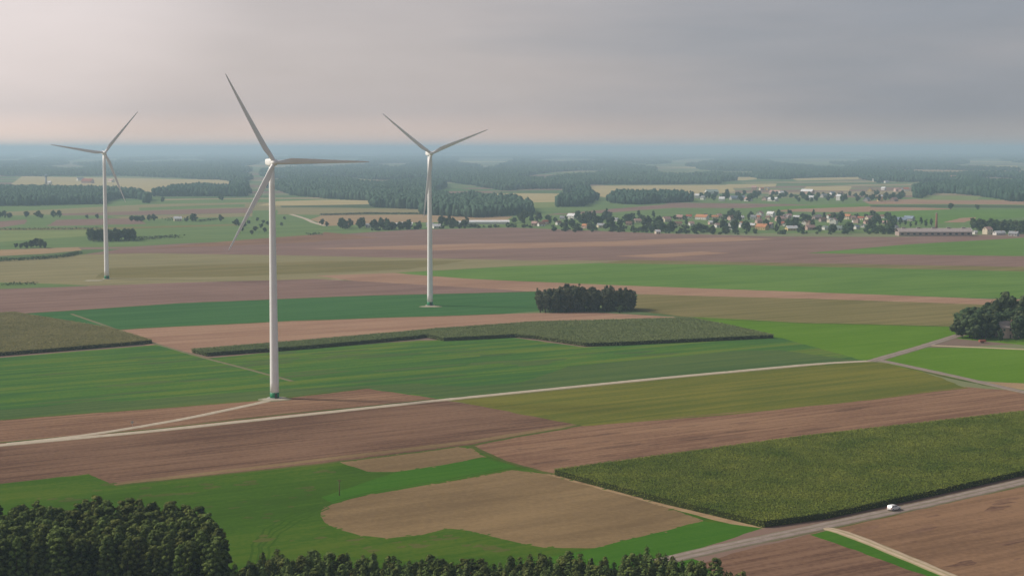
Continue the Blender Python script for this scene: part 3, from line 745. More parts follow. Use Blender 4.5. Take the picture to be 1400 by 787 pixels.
# ------------------------------------------------------------------ foliage builders
def cards(C, size, up=0.0, outward=None, aspect=1.0):
    """random leaf-sprays (4-gon, slightly folded) at centres C (n,3); size scalar or (n,)"""
    n = len(C)
    nrm = rng.normal(size=(n, 3)); nrm /= np.linalg.norm(nrm, axis=1)[:, None]
    if outward is not None: nrm = nrm * 0.7 + outward
    nrm[:, 2] += up
    nrm /= np.linalg.norm(nrm, axis=1)[:, None] + 1e-9
    a = np.cross(nrm, rng.normal(size=(n, 3))); a /= np.linalg.norm(a, axis=1)[:, None] + 1e-9
    b = np.cross(nrm, a)
    s = (np.ones(n) * size * rng.uniform(0.6, 1.35, n))[:, None]
    V = np.stack([C - a * s, C - b * s * aspect * 0.6 + nrm * s * 0.2, C + a * s, C + b * s * aspect * 0.6 + nrm * s * 0.2], 1).reshape(-1, 3)
    F = np.arange(4 * n).reshape(-1, 4)
    return V, F


t_ = (1 + 5 ** 0.5) / 2
ICO_V = np.array([(-1, t_, 0), (1, t_, 0), (-1, -t_, 0), (1, -t_, 0), (0, -1, t_), (0, 1, t_), (0, -1, -t_), (0, 1, -t_), (t_, 0, -1), (t_, 0, 1), (-t_, 0, -1), (-t_, 0, 1)], float)
ICO_V /= np.linalg.norm(ICO_V[0])
ICO_F = np.array([(0, 11, 5), (0, 5, 1), (0, 1, 7), (0, 7, 10), (0, 10, 11), (1, 5, 9), (5, 11, 4), (11, 10, 2), (10, 7, 6), (7, 1, 8), (3, 9, 4), (3, 4, 2), (3, 2, 6), (3, 6, 8), (3, 8, 9), (4, 9, 5), (2, 4, 11), (6, 2, 10), (8, 6, 7), (9, 8, 1)])

def sphere_mesh():
    """icosphere with 42 vertices"""
    V = [tuple(v) for v in ICO_V]; F = []; mid = {}

    def m(a, b):
        k = (min(a, b), max(a, b))
        if k not in mid:
            p = (np.array(V[a]) + np.array(V[b])) / 2; p /= np.linalg.norm(p)
            mid[k] = len(V); V.append(tuple(p))
        return mid[k]
    for a, b, c in ICO_F:
        x, y, z = m(a, b), m(b, c), m(c, a); F += [(a, x, z), (b, y, x), (c, z, y), (x, y, z)]
    return np.array(V), np.array(F)


SPH_V, SPH_F = sphere_mesh()


def core(c, r, flat=0.7):
    """solid inside of a leaf clump, so that clumps catch light and shade each other"""
    V = SPH_V * rng.uniform(0.72, 1.12, (len(SPH_V), 1)) * np.array([r, r, r * flat]) + c
    return V, SPH_F


def clump_points(c, r, n, flat=0.7):
    d = rng.normal(size=(n, 3)); d /= np.linalg.norm(d, axis=1)[:, None]
    rad = r * rng.uniform(0.55, 1.05, n)[:, None]
    return c + d * rad * np.array([1, 1, flat]), d


def trunk_mesh(name, h, r0, mat, limbs, lean=0.0, n=7):
    mb = MB()
    pts = [(0, 0, -0.3)]; rad = [r0 * 1.25]
    for i in range(1, 6):
        t = i / 5
        pts.append((lean * t * t * h * 0.1, lean * t * h * 0.03, h * t)); rad.append(r0 * (1 - 0.85 * t))
    mb.tube(pts, rad, n)
    for (z, az, ln, rise) in limbs:
        p0 = Vector((lean * (z / h) ** 2 * h * 0.1, 0, z))
        p1 = p0 + Vector((math.cos(az) * ln * 0.5, math.sin(az) * ln * 0.5, ln * rise * 0.6))
        p2 = p0 + Vector((math.cos(az) * ln, math.sin(az) * ln, ln * rise))
        rr = r0 * 0.4 * (1 - z / h) + 0.03
        mb.tube([p0, p1, p2], [rr, rr * 0.7, rr * 0.3], 5)
    return mb.mesh(name, mat, True)


BARK_PINE = plain_mat("pine_bark", (0.12, 0.085, 0.065), 0.95, 0.3, 1.5, 0.05)
BARK = plain_mat("grey_bark", (0.10, 0.088, 0.075), 0.95, 0.3, 1.5, 0.05)
LEAF_PINE = leaf_mat("pine_needles", (0.022, 0.046, 0.018), (0.185, 0.222, 0.064), 0.16, 0.22, 0.025)
LEAF_SPRUCE = leaf_mat("spruce_needles", (0.030, 0.056, 0.022), (0.155, 0.192, 0.060), 0.12, 0.4)
LEAF_RUST = leaf_mat("rusty_needles", (0.16, 0.065, 0.030), (0.26, 0.11, 0.05), 0.12, 0.4)
LEAF_COPSE = leaf_mat("copse_leaves", (0.032, 0.056, 0.034), (0.185, 0.195, 0.110), 0.18, 0.25)
LEAF_FARM = leaf_mat("farm_tree_leaves", (0.030, 0.058, 0.032), (0.120, 0.160, 0.072), 0.18, 0.25)
LEAF_VILLAGE = leaf_mat("village_tree_leaves", (0.034, 0.062, 0.034), (0.105, 0.145, 0.068), 0.18, 0.1, 0.04)
LEAF_BUSH = leaf_mat("bush_leaves", (0.035, 0.060, 0.022), (0.075, 0.11, 0.04), 0.18, 0.3)


def pine_proto(h, rad, base):
    """Scots pine of a plantation: bare stem, rounded crown of separate clumps"""
    parts = []
    limbs = []
    ncl = 58
    for i in range(ncl):
        t = (i + 0.5) / ncl
        z = base + (h - base) * t ** 0.85
        tt = (z - base) / (h - base)
        prof = rad * (min(1.0, 0.5 + 1.3 * tt) * max(0.0, 1 - tt ** 5)) ** 0.6
        az = i * 2.39996 + rng.uniform(-.4, .4)
        rr = prof * rng.uniform(0.45, 1.0)
        c = np.array([math.cos(az) * rr, math.sin(az) * rr, z + rng.uniform(-.3, .3)])
        cr = rng.uniform(0.55, 1.0) * (1.0 - 0.15 * tt)
        pts, d = clump_points(c, cr, 17, 0.62)
        V, F = cards(pts, 0.40, 0.3, d * 1.7)
        parts += [core(c, cr * 0.8, 0.8), (V, F)]
        if i % 3 == 0: limbs.append((max(z - 0.5, 1), az, rr, 0.25))
    for q in range(6): limbs.append((base * rng.uniform(0.5, 0.95), rng.uniform(0, 6.28), rng.uniform(0.5, 1.1), -0.1))
    crown = mixed_mesh("crown", parts, LEAF_PINE)
    return trunk_mesh("trunk", h * 0.96, 0.17, BARK_PINE, limbs, rng.uniform(-.3, .3)), crown


def spruce_proto(h, rad, mat):
    Vs, Fs, k = [], [], 0
    z = 1.2; lvl = 0
    while z < h - 0.3:
        tt = z / h
        rr = rad * (1 - tt) ** 0.5 + 0.08
        nb = max(4, int(9 * (1 - tt)) + 3)
        for b in range(nb):
            az = lvl * 0.7 + b * 2 * math.pi / nb + rng.uniform(-.25, .25)
            ln = rr * rng.uniform(0.7, 1.12)
            m = max(2, int(ln / 0.36))
            q = (np.arange(m) + 0.6) / m
            zz = z - 0.30 * ln * q + 0.12 * ln * q * q + rng.uniform(-.12, .12)
            pts = np.stack([np.cos(az) * ln * q, np.sin(az) * ln * q, zz], 1)
            V, F = cards(pts, 0.42, 0.7, np.tile(np.array([math.cos(az), math.sin(az), 0.3]), (m, 1)))
            Vs.append(V); Fs.append(F + k); k += len(V)
        z += 0.62 * (1 - 0.45 * tt); lvl += 1
    pts = np.stack([np.zeros(5), np.zeros(5), h - 0.5 + np.arange(5) * 0.16], 1)
    V, F = cards(pts, 0.16, 0.2); Vs.append(V); Fs.append(F + k)
    parts = [(np.concatenate(Vs), np.concatenate(Fs))]
    for i in range(9):
        t = 0.12 + 0.78 * i / 9
        for q in range(3): parts.append(core(np.array([math.cos(q * 2.1 + i), math.sin(q * 2.1 + i), 0]) * rad * 0.28 * (1 - t) ** 0.5 + np.array([0, 0, t * h]), rad * 0.62 * (1 - t) ** 0.5, 1.0))
    return trunk_mesh("trunk", h * 0.97, 0.16, BARK, [], 0), mixed_mesh("crown", parts, mat)


def leafy_proto(h, rx, base, mat, ncl=26, per=16, size=0.6, narrow=1.0):
    """broadleaf: limbs and an uneven crown of leaf clumps"""
    parts, limbs = [], []
    cz = (h + base) / 2; rz = (h - base) / 2
    lob = rng.uniform(0, 6.28, 3)
    for i in range(ncl):
        d = rng.normal(size=3); d /= np.linalg.norm(d)
        az = math.atan2(d[1], d[0])
        w = 1 + 0.18 * math.sin(2 * az + lob[0]) + 0.12 * math.sin(3 * az + lob[1])
        q = rng.uniform(0.45, 0.92)
        c = np.array([d[0] * rx * q * w * narrow, d[1] * rx * q * w * narrow, cz + d[2] * rz * q * 0.95])
        cr = rng.uniform(0.22, 0.38) * min(rx, rz * 1.2)
        pts, dd = clump_points(c, cr, per, 0.8)
        V, F = cards(pts, size, 0.3, dd * 1.4)
        parts += [core(c, cr * 0.85, 0.8), (V, F)]
        if i % 4 == 0: limbs.append((min(h * 0.7, max(base * 0.7, c[2] - 1.5)), az, math.hypot(c[0], c[1]), 0.5))
    return trunk_mesh("trunk", h * 0.8, 0.02 * h, BARK, limbs, rng.uniform(-.5, .5), 6), mixed_mesh("crown", parts, mat)


def plant(name, proto, loc, scale, label, cat="tree", group=None, sq=1.0):
    r = empty(name, loc, rng.uniform(0, 6.28))
    r.scale = (scale * sq, scale * sq, scale)
    mesh_obj("trunk", proto[0], r); mesh_obj("crown", proto[1], r)
    tag(r, label, cat, group)
    return r


def scatter(poly, spacing, jitter=0.35):
    """roughly even random points inside a world polygon"""
    xs = [p[0] for p in poly]; ys = [p[1] for p in poly]
    gx = np.arange(min(xs), max(xs), spacing); gy = np.arange(min(ys), max(ys), spacing * 0.87)
    X, Y = np.meshgrid(gx, gy); X[1::2] += spacing / 2
    X = X.ravel() + rng.uniform(-jitter, jitter, X.size) * spacing; Y = Y.ravel() + rng.uniform(-jitter, jitter, Y.size) * spacing
    k = inside(poly, X, Y)
    return np.stack([X[k], Y[k]], 1)




# --- corner pine wood: outline given by where the tree tops stand
PINES = [pine_proto(rng.uniform(19.4, 21.4), rng.uniform(2.0, 2.6), rng.uniform(5.0, 7.5)) for _ in range(6)]
TOPZ = 19.5
wood = xy([(-70, 690), (30, 688), (110, 685), (140, 682), (215, 685), (262, 689), (283, 697), (300, 716), (311, 740), (300, 745), (200, 737), (90, 736), (-70, 738)], TOPZ)
pts = scatter(wood, 3.55)
pts = pts[np.argsort(-pts[:, 1])]
WOOD_LABEL = "dark pine with a bare stem inside the corner pine wood"
for x, y in pts[:245]:
    plant("pine_tree", PINES[rng.integers(6)], (x, y, 0), rng.uniform(0.92, 1.01), WOOD_LABEL, "tree", "pines of the corner wood", rng.uniform(0.9, 1.15))

# --- young spruce belt along the bottom edge
SPRUCE = [spruce_proto(rng.uniform(14.5, 15.5), rng.uniform(2.8, 3.4), LEAF_SPRUCE) for _ in range(5)]
RUST = spruce_proto(13.2, 2.0, LEAF_RUST)
belt = xy([(318, 770), (345, 757), (372, 748), (420, 746), (470, 749), (520, 753), (580, 757), (650, 759), (700, 751), (770, 750), (830, 758), (850, 749), (885, 744), (915, 749), (945, 757), (990, 764), (1018, 777), (1024, 790), (318, 790)], 15.0)
pts = scatter(belt, 2.95)
pts = pts[np.argsort(-pts[:, 1])]
for x, y in pts[:297]:
    if rng.random() < 0.16:
        plant("pine_tree", PINES[rng.integers(6)], (x, y, 0), rng.uniform(0.68, 0.76), "round-topped young pine mixed into the spruce belt along the bottom edge", "tree", "pines in the front belt", 1.25)
        continue
    plant("spruce_tree", SPRUCE[rng.integers(5)], (x, y, 0), rng.uniform(0.86, 1.03), "young green spruce in the belt along the bottom edge of the photo", "tree", "spruces of the front belt", rng.uniform(0.9, 1.15))
for (u, v, lb) in [(481, 779, "rusty brown dead spruce nearer to the pine wood"), (644, 780, "rusty brown dead spruce in the middle of the front belt")]:
    p = P(u, v, 13.2)
    plant("spruce_tree", RUST, (p.x, p.y - 1.5, 0), 1.0, lb, "tree", None, 1.0)

# --- square copse on the plain (front edge at v 427)
COPSE = [leafy_proto(rng.uniform(13, 16), rng.uniform(2.0, 2.7), rng.uniform(0.4, 1.2), LEAF_COPSE, 46, 16, 0.55) for _ in range(5)]
cop = xy([(738, 427.5), (800, 426.8), (868, 425.5), (864, 417), (730, 418)])
pts = scatter(cop, 4.2)
cu = lambda x, y: 700 + x / y * FPX
for x, y in pts[:130]:
    u = cu(x, y); s = 1.10 + 0.10 * math.sin(u * 0.09) + rng.uniform(-.14, .14)
    if u > 840: s *= 0.82
    if u < 750: s *= 0.9
    plant("broadleaf_tree", COPSE[rng.integers(5)], (x, y, 0), s, "slender dark tree packed in the square copse on the plain", "tree", "trees of the square copse")

# --- farm copse at the frame edge
FARM = [leafy_proto(rng.uniform(11, 14), rng.uniform(4.2, 5.2), rng.uniform(0.3, 0.9), LEAF_FARM, 44, 18, 0.75) for _ in range(5)]
far_c = xy([(1312, 462), (1335, 464), (1400, 463), (1480, 464), (1490, 448), (1400, 446), (1312, 454)])
pts = scatter(far_c, 6.2)
for x, y in pts[:110]:
    u = cu(x, y)
    if 1366 < u < 1391 and y < P(1375, 460.3).y: continue
    plant("broadleaf_tree", FARM[rng.integers(5)], (x, y, 0), rng.uniform(1.05, 1.4), "dense dark tree of the farm copse by the road fork", "tree", "trees of the farm copse")
for (u, v, s, lb) in [(1376, 456, 2.15, "tallest spreading tree rising above the farm copse"), (1403, 457, 2.0, "second tall tree of the farm copse, at the frame edge"), (1389, 466, 0.55, "bushy tree in front of the hidden farmhouse"), (1368, 466.5, 0.55, "low round tree beside the farm path, before the copse")]:
    p = P(u, v); plant("broadleaf_tree", FARM[rng.integers(5)], (p.x, p.y, 0), s, lb, "tree", None, 0.85)

# --- trees standing alone or in rows on the far plain
LEAFY = [leafy_proto(rng.uniform(11, 13.5), rng.uniform(4.8, 6.2), rng.uniform(0.2, 0.8), LEAF_VILLAGE, 30, 16, 1.0) for _ in range(6)]
TALLT = [leafy_proto(rng.uniform(15, 17), rng.uniform(2.8, 3.6), rng.uniform(0.4, 1.0), LEAF_VILLAGE, 28, 16, 1.0) for _ in range(3)]
ROWT = [(1, 298, .8), (6, 297.5, .9), (13, 298, .75), (36, 297.5, .95), (52, 297.5, 1.0), (57, 298, .6), (73, 297, .9), (81, 297, .9)]
for u, v, s in ROWT:
    p = P(u, v); plant("leafy_tree", LEAFY[rng.integers(6)], (p.x, p.y, 0), s, "dark round tree in the far field row nearest the frame edge", "tree", "far tree row at the frame edge")
for u, v, s in [(180, 303, .75), (187, 303, .8), (194, 303, .85), (204, 302, .8), (211, 302.5, .9)]:
    p = P(u, v); plant("leafy_tree", LEAFY[rng.integers(6)], (p.x, p.y, 0), s, "dark round tree in the short row behind the dark grove", "tree", "short far tree row")
for u, v, s, lb in [(119, 298.5, .5, "small lone tree of two, nearer the frame edge row"), (133, 298.5, .6, "small lone tree of two, nearer the farthest wind turbine"), (255, 303, .6, "small tree beside the far pale farmhouse"), (264, 303, 1.1, "tallest tree beside the far pale farmhouse"), (302, 303, .85, "lone round tree on the pale far strip"), (323, 309, .9, "tree behind the low blade tip of the nearest turbine"), (333, 311, .7, "bushy tree on the far green strip near a blade tip"),
                    (440, 308, .75, "small dark tree at the end of the short pale path"), (447, 310, .6, "bush beside the end of the short pale path"), (224, 262, 1.0, "lone tree at the edge of the western clearing"), (222, 276, .9, "lone tree on the strip before the western wood"), (302, 274, 1.2, "small tree in front of the central far wood"),
                    (848, 428, .4, "low bush at the end of the square copse"), (1336, 287, .9, "lone tree on the strip behind the factory"), (1300, 287, 1.0, "lone dark tree on the far green field")]:
    p = P(u, v); plant("leafy_tree", LEAFY[rng.integers(6)], (p.x, p.y, 0), s, lb)
for u, v, s in [(352, 302, .5), (360, 306, .55), (357, 312, .6), (349, 316, .6), (366, 308, .5), (340, 306, .5), (362, 318, .55), (344, 321, .5), (385, 309, .45), (331, 316, .5), (389, 300, .4), (372, 322, .5)]:
    p = P(u, v); plant("leafy_tree", LEAFY[rng.integers(6)], (p.x, p.y, 0), s, "low bushy tree scattered on the green strip by the nearest tower", "tree", "scattered bushy trees behind the nearest tower")

# grove of the far left and the bushes before it
for x, y in scatter(xy([(121, 330.5), (183, 330), (184, 324), (122, 325)]), 8.5)[:48]:
    plant("leafy_tree", TALLT[rng.integers(3)], (x, y, 0), rng.uniform(0.82, 0.95), "dark tree packed in the block-shaped grove by the farthest turbine", "tree", "trees of the block-shaped grove", 1.3)
for u, v, s in [(22, 339, .5), (29, 339.5, .55), (36, 339, .6), (43, 338.5, .75), (50, 338, .95), (56, 338.5, .8), (61, 339.5, .6)]:
    p = P(u, v); plant("leafy_tree", LEAFY[rng.integers(6)], (p.x, p.y, 0), s, "dark bushy tree in the low clump on the green far field", "tree", "low clump on the green far field")


def hedge(pts, width, height, label, mat=LEAF_BUSH, step=1.6, per=5, size=0.7):
    w = [P(*q) for q in pts]; C = []
    for a, b in zip(w, w[1:]):
        n = max(2, int((b - a).length / step))
        for i in range(n):
            c = a.lerp(b, i / n); h = height * (0.75 + 0.5 * abs(mnoise.noise(Vector((c.x / 12, c.y / 12, 3)))))
            for _ in range(per): C.append((c.x + rng.normal() * width * .35, c.y + rng.normal() * width * .35, rng.uniform(0.15, 1.0) * h))
    V, F = cards(np.array(C), size, 0.3)
    o = mesh_obj("hedge", np_mesh("hedge", V, F, mat))
    tag(o, label, "hedge")


hedge([(-60, 361), (0, 357), (60, 354), (92, 351), (108, 346.5)], 6, 3.2, "dark hedge along the ditch behind the farthest wind turbine", LEAF_FARM, 1.5, 9, 1.0)
hedge([(184, 328), (215, 326.5), (245, 325)], 10, 4.5, "dark low hedge trailing from the block-shaped grove", LEAF_FARM, 2.0, 9, 1.2)
hedge([(-60, 315), (0, 314.3), (70, 313.8), (140, 313)], 4, 3.0, "thin hedge line across the far green field", LEAF_FARM, 2.0, 6, 1.0)
hedge([(225, 302), (240, 301.5)], 6, 5.0, "short hedge beside the far pale farmhouse", LEAF_FARM, 2.0, 8, 1.0)
hedge([(270, 303), (297, 300.5)], 6, 3.5, "hedge running from the tall tree by the far farmhouse", LEAF_FARM, 2.0, 7, 1.0)
hedge([(4, 390), (52, 388.5)], 3.5, 2.2, "short dark hedge before the tan field at the frame edge", LEAF_FARM, 1.5, 7, 0.8)
hedge([(440, 294.6), (505, 292.8), (578, 293.2)], 7, 3.5, "thin dark hedge behind the light brown far field", LEAF_FARM, 1.2, 9, 1.1)
hedge([(424, 321.5), (440, 320.5)], 10, 3.5, "short dark hedge on the edge of the ploughed plain", LEAF_FARM, 2.0, 8, 1.0)

NEAR_V = [
    (782, 299, 13, 9, 4.5, "white", "white", "brightest white house, near the edge trees of the nearer village"),
    (769, 300, 7, 6, 3, "grey", "white", "tiny grey-roofed hut beside the brightest white house"),
    (899, 319.5, 6, 5, 3, "white", "cream", "pale hut standing on the edge of the ploughed plain"),
    (911, 303, 12, 9, 4, "pink", "cream", "cream house with a wide pink roof behind the pale hut"),
    (929, 300, 9, 8, 4, "pink", "pink", "small pink house behind the pale hut"),
    (960, 300, 20, 9, 4, "orange", "white", "long house with orange roof and white gable"),
    (983, 298, 8, 7, 4, "pink", "cream", "small pale pink house next to the long orange roof"),
    (981, 311, 8, 6, 3.5, "pink", "white", "white cottage under the long orange roof"),
    (999, 314, 5, 5, 9, "white", "white", "tall narrow white building among the village trees"),
    (1000, 301, 10, 8, 4, "brown", "pink", "brown-roofed house behind the tall narrow building"),
    (1014, 311, 6, 5, 4, "white", "white", "small white gabled house past the tall narrow building"),
    (1028, 311, 7, 6, 3.5, "white", "yellow", "small yellowish house before the great orange roof"),
    (1039, 296, 11, 9, 5, "pink", "white", "white house with pale pink roof on the upper village row"),
    (1054, 296.5, 11, 9, 5, "white", "white", "large white house on the upper village row"),
    (1030, 300, 8, 7, 4, "grey", "white", "small grey-roofed house before the upper row"),
    (1042, 314, 15, 10, 4, "orange", "yellow", "widest orange-roofed house at the village front"),
    (1053, 312, 7, 7, 5, "pink", "white", "white gabled house touching the widest orange roof"),
    (1066, 302, 12, 8, 4, "pink", "pink", "pink house beside the large white one"),
    (1075, 300, 9, 8, 4, "mauve", "pink", "mauve-roofed house past the pink one"),
    (1074, 309, 6, 5, 3, "blue", "white", "small bluish-roofed house at the village front"),
    (1082, 315, 15, 8, 3, "white", "yellow", "long low yellow barn at the village front"),
    (1107, 314, 15, 8, 3, "pink", "pink", "long low pink barn next to the yellow barn"),
    (1128, 314, 7, 6, 3, "green", "white", "small pale green shed past the pink barn"),
    (1146, 314.5, 12, 7, 3, "green", "white", "white shed with pale green roof at the village front"),
    (1140, 307, 9, 9, 6, "pink", "white", "big square white house in the middle of the village end"),
    (1159, 300, 9, 8, 5, "orange", "cream", "cream house with light orange roof on the upper row end"),
    (1171, 305, 8, 7, 5, "pink", "pink", "tall pale pink house near the village end"),
    (1189, 301, 14, 8, 3.5, "pink", "cream", "long pale pink-roofed house at the village end"),
    (1171, 313, 7, 6, 3, "blue", "white", "small white shed with bluish roof near the village end"),
    (1180, 311, 6, 5, 3, "green", "white", "smallest greenish hut near the village end"),
    (1125, 303, 10, 7, 3.5, "brown", "brown", "brown-roofed barn behind the big square white house"),
    (1116, 300, 12, 7, 3.5, "mauve", "brown", "mauve-roofed barn on the upper row"),
    (1232, 304, 16, 9, 4, "blue", "grey", "bluish-roofed shed behind the factory, nearer the village"),
    (1243, 302, 14, 9, 4, "blue", "grey", "second bluish-roofed shed behind the factory"),
    (1224, 316, 7, 6, 5, "grey", "white", "small white house at the factory corner"),
    (1323, 319, 8, 7, 4, "white", "white", "white house at the end of the factory"),
    (1333, 320, 5, 4, 3, "white", "white", "tiny white hut past the factory end"),
    (1350, 320, 10, 8, 6, "pink", "cream", "pale gabled house in the farm yard past the factory"),
    (1366, 321, 17, 6, 2.6, "white", "white", "long low white shed in the farm yard past the factory"),
    (1386, 322.5, 11, 7, 3, "grey", "grey", "grey shed in the farm yard at the wood edge"),
    (243, 302, 11, 8, 3.5, "white", "cream", "lone pale farmhouse by the tall tree on the far plain"),
    (597, 312, 10, 7, 3, "white", "white", "small white house between the two long sheds"),
    (588, 310, 9, 7, 3, "grey", "white", "grey-roofed house beside the middle turbine tower"),
    (504, 311, 7, 6, 3.2, "grey", "white", "small white hut before the long white shed"),
    (740, 309, 9, 7, 3, "brown", "white", "small white cottage at the near end of the village trees"),
]
def more_houses():
    out = []
    lanes = [("on the back lane behind the nearer village", 296.5, 301, 930, 1215), ("halfway between front and back lane of the nearer village", 304, 309, 915, 1220), ("among the thick western trees of the nearer village", 301, 314, 715, 890)]
    combos = [(r, w) for r in ("red", "grey", "brown", "orange", "pink", "white") for w in ("white", "cream", "pink")]
    for li, (lb, v0, v1, u0, u1) in enumerate(lanes):
        for k in range(13 if li < 2 else 8):
            r, w = combos[(k * 5 + li * 7) % 18]
            n = 13 if li < 2 else 8
            u = u0 + (u1 - u0) * (k + rng.uniform(.1, .9)) / n
            out.append((u, rng.uniform(v0, v1), rng.uniform(6, 10), rng.uniform(5, 7), rng.uniform(2.8, 4.2), r, w, "small %s house with %s roof, %s" % (w, r, lb)))
    return out


NEAR_V += more_houses()
# --- village trees, nearer village
VT = [([(458, 314), (500, 313), (500, 309), (462, 310)], 13, 8, "tree"), ([(503, 315), (578, 313.5), (578, 311.5), (504, 313)], 12, 18, ""), ([(600, 311), (642, 310.5), (642, 308), (600, 308)], 10, 14, ""),
      ([(695, 307), (760, 313), (764, 300), (720, 299), (700, 303)], 16, 14, ""), ([(762, 315), (838, 317), (838, 294), (800, 297), (770, 302)], 18, 40, ""),
      ([(833, 314), (900, 318), (904, 300), (850, 300)], 15, 40, ""), ([(900, 319), (1060, 321), (1060, 296), (1000, 296), (900, 305)], 14, 120, ""),
      ([(1060, 321), (1225, 320), (1225, 300), (1060, 296)], 15, 105, "")]
tot = 0
HOUSE_SPOTS = [(r[0], r[1], r[2]) for r in NEAR_V]


def hides_house(x, y):
    u = cu(x, y); v = 203 + CAM_H * FPX / y
    return any(abs(u - hu) < hl * 0.5 + 1 and -1 < v - hv < 9 for hu, hv, hl in HOUSE_SPOTS)


for poly, sp, mx, _ in VT:
    q = scatter(xy(poly), sp, 0.45); q = q[rng.permutation(len(q))][:mx]
    for x, y in q:
        if hides_house(x, y): continue
        pr = TALLT[rng.integers(3)] if rng.random() < .2 else LEAFY[rng.integers(6)]
        plant("village_tree", pr, (x, y, 0), rng.uniform(0.6, 1.2), "dark leafy tree among the houses of the nearer village", "tree", "trees of the nearer village"); tot += 1
BUSHES = [leafy_proto(rng.uniform(4.5, 6.0), rng.uniform(3.0, 4.2), 0.0, LEAF_VILLAGE, 12, 14, 0.8) for _ in range(4)]
gb = 0
for poly, sp in [([(505, 315.5), (600, 313), (700, 311), (760, 316.5), (900, 319.5), (1060, 321.5), (1225, 320.5), (1225, 312), (1060, 311), (900, 311), (760, 309), (700, 309.5), (600, 311.8), (505, 314)], 16), ([(760, 309), (900, 311), (1060, 311), (1225, 312), (1225, 299), (1060, 295), (980, 296), (880, 301), (780, 298)], 24)]:
    for x, y in rng.permutation(scatter(xy(poly), sp, 0.45)):
        if gb >= 290 or hides_house(x, y): continue
        plant("garden_bush", BUSHES[rng.integers(4)], (x, y, 0), rng.uniform(0.6, 1.3), "low dark bush in the gardens of the nearer village", "bush", "garden bushes of the nearer village"); gb += 1
for x, y in scatter(xy([(1328, 316), (1400, 321), (1480, 321), (1480, 306), (1400, 302), (1340, 304)]), 17)[:60]:
    plant("leafy_tree", LEAFY[rng.integers(6)], (x, y, 0), rng.uniform(1.1, 1.35), "dark tall tree of the wood behind the farm yard past the factory", "tree", "trees of the wood past the factory")
for u in range(1196, 1280, 7):
    p = P(u, 309 + rng.uniform(-1, 2)); plant("leafy_tree", TALLT[rng.integers(3)], (p.x, p.y, 0), rng.uniform(.6, .95), "dark tree of the line behind the brick factory", "tree", "tree line behind the factory")
for x, y in scatter(xy([(900, 275), (1180, 277), (1265, 275), (1265, 262), (1100, 262), (900, 264)]), 62, 0.5)[:90]:
    plant("leafy_tree", LEAFY[rng.integers(6)], (x, y, 0), rng.uniform(0.8, 1.2), "hazy tree among the houses of the farther village", "tree", "trees of the farther village")

# ------------------------------------------------------------------ far forests: closed canopies
FOREST_LEAF = leaf_mat("far_forest_canopy", (0.028, 0.062, 0.044), (0.078, 0.130, 0.085), 0.1, 0.02, 0.0)  # bluish lean puts some of the distance haze into the leaf colour
CLEAR = [xy(f[3]) for f in FIELDS if "clearing" in f[2] or f[2].startswith("long pale clearing")]


def forest(pix, label, h=19.0, hole=0.0):
    poly = xy(pix)
    ys = [p[1] for p in poly]; xs = [p[0] for p in poly]
    rows = []; y = min(ys)
    while y < max(ys):
        sx = max(7.0, y / 2200 * 2.6); sy = max(10.0, y * y / (110 * 2200) * 0.22)
        x = np.arange(max(min(xs), -0.40 * y), min(max(xs), 0.40 * y), sx)
        if len(x): rows.append(np.stack([x + rng.uniform(-.5, .5, len(x)) * sx, np.full(len(x), y) + rng.uniform(-.5, .5, len(x)) * sy, np.full(len(x), sx)], 1))
        y += sy
    A = np.concatenate(rows)
    wob = np.array([(mnoise.noise(Vector((x * 9 / d * 5, d / 90, 8.0))), mnoise.noise(Vector((x * 30 / d, d / 200, 3.0)))) for x, d in A[:, :2]])
    k = inside(poly, A[:, 0] + wob[:, 0] * A[:, 1] * 0.006, A[:, 1] * (1 + wob[:, 1] * 0.012))
    for c in CLEAR: k &= ~inside(c, A[:, 0], A[:, 1])
    if hole > 0:
        nz = np.array([mnoise.noise(Vector((x / (60 + d * 0.035), d / (250 + d * 0.07), 4.0))) for x, d in A[:, :2]])
        k &= nz > (hole - 0.5)
    A = A[k]; n = len(A)
    if n == 0: return
    r = A[:, 2] * rng.uniform(0.42, 0.85, n); hh = h * rng.uniform(0.62, 1.18, n)
    rz = np.maximum(hh * 0.42, 5.0)
    V = np.empty((n, 12, 3))
    jit = rng.uniform(0.65, 1.3, (n, 12))
    V[:, :, 0] = A[:, 0, None] + ICO_V[None, :, 0] * r[:, None] * jit
    V[:, :, 1] = A[:, 1, None] + ICO_V[None, :, 1] * r[:, None] * jit
    V[:, :, 2] = np.maximum(-0.2, (hh - rz)[:, None] + ICO_V[None, :, 2] * rz[:, None] * jit * np.where(ICO_V[None, :, 2] < 0, 1.9, 1.0))
    F = (ICO_F[None] + (np.arange(n) * 12)[:, None, None]).reshape(-1, 3)
    o = mesh_obj("forest", np_mesh("forest", V.reshape(-1, 3), F, FOREST_LEAF))
    tag(o, label, "forest", kind="stuff")


forest([(-250, 285), (0, 282), (100, 280), (208, 277.5), (196, 270), (150, 263), (-250, 262)], "dense dark forest block on the western far plain", hole=0.2)
forest([(205, 268.5), (335, 269), (338, 263), (280, 259), (250, 259), (236, 264)], "thin hazy wood between the pale western clearings")
forest([(330, 270), (460, 272), (508, 275), (510, 284.5), (572, 286), (577, 294), (650, 297.5), (722, 294), (724, 284), (704, 277), (660, 276), (645, 270), (650, 264.5), (790, 264.5), (806, 253), (985, 252), (1060, 250), (1092, 244), (1080, 232), (900, 231), (330, 231)], "largest far forest, reaching forward between the sheds and the clearing", hole=0.33)
forest([(-250, 241), (20, 241), (165, 240.5), (240, 243.5), (300, 247), (330, 262), (332, 231), (-250, 231)], "hazy forest band behind the western clearing", hole=0.28)
forest([(722, 284), (800, 282), (812, 270), (800, 262), (760, 266), (765, 276)], "wood beside the central clearing")
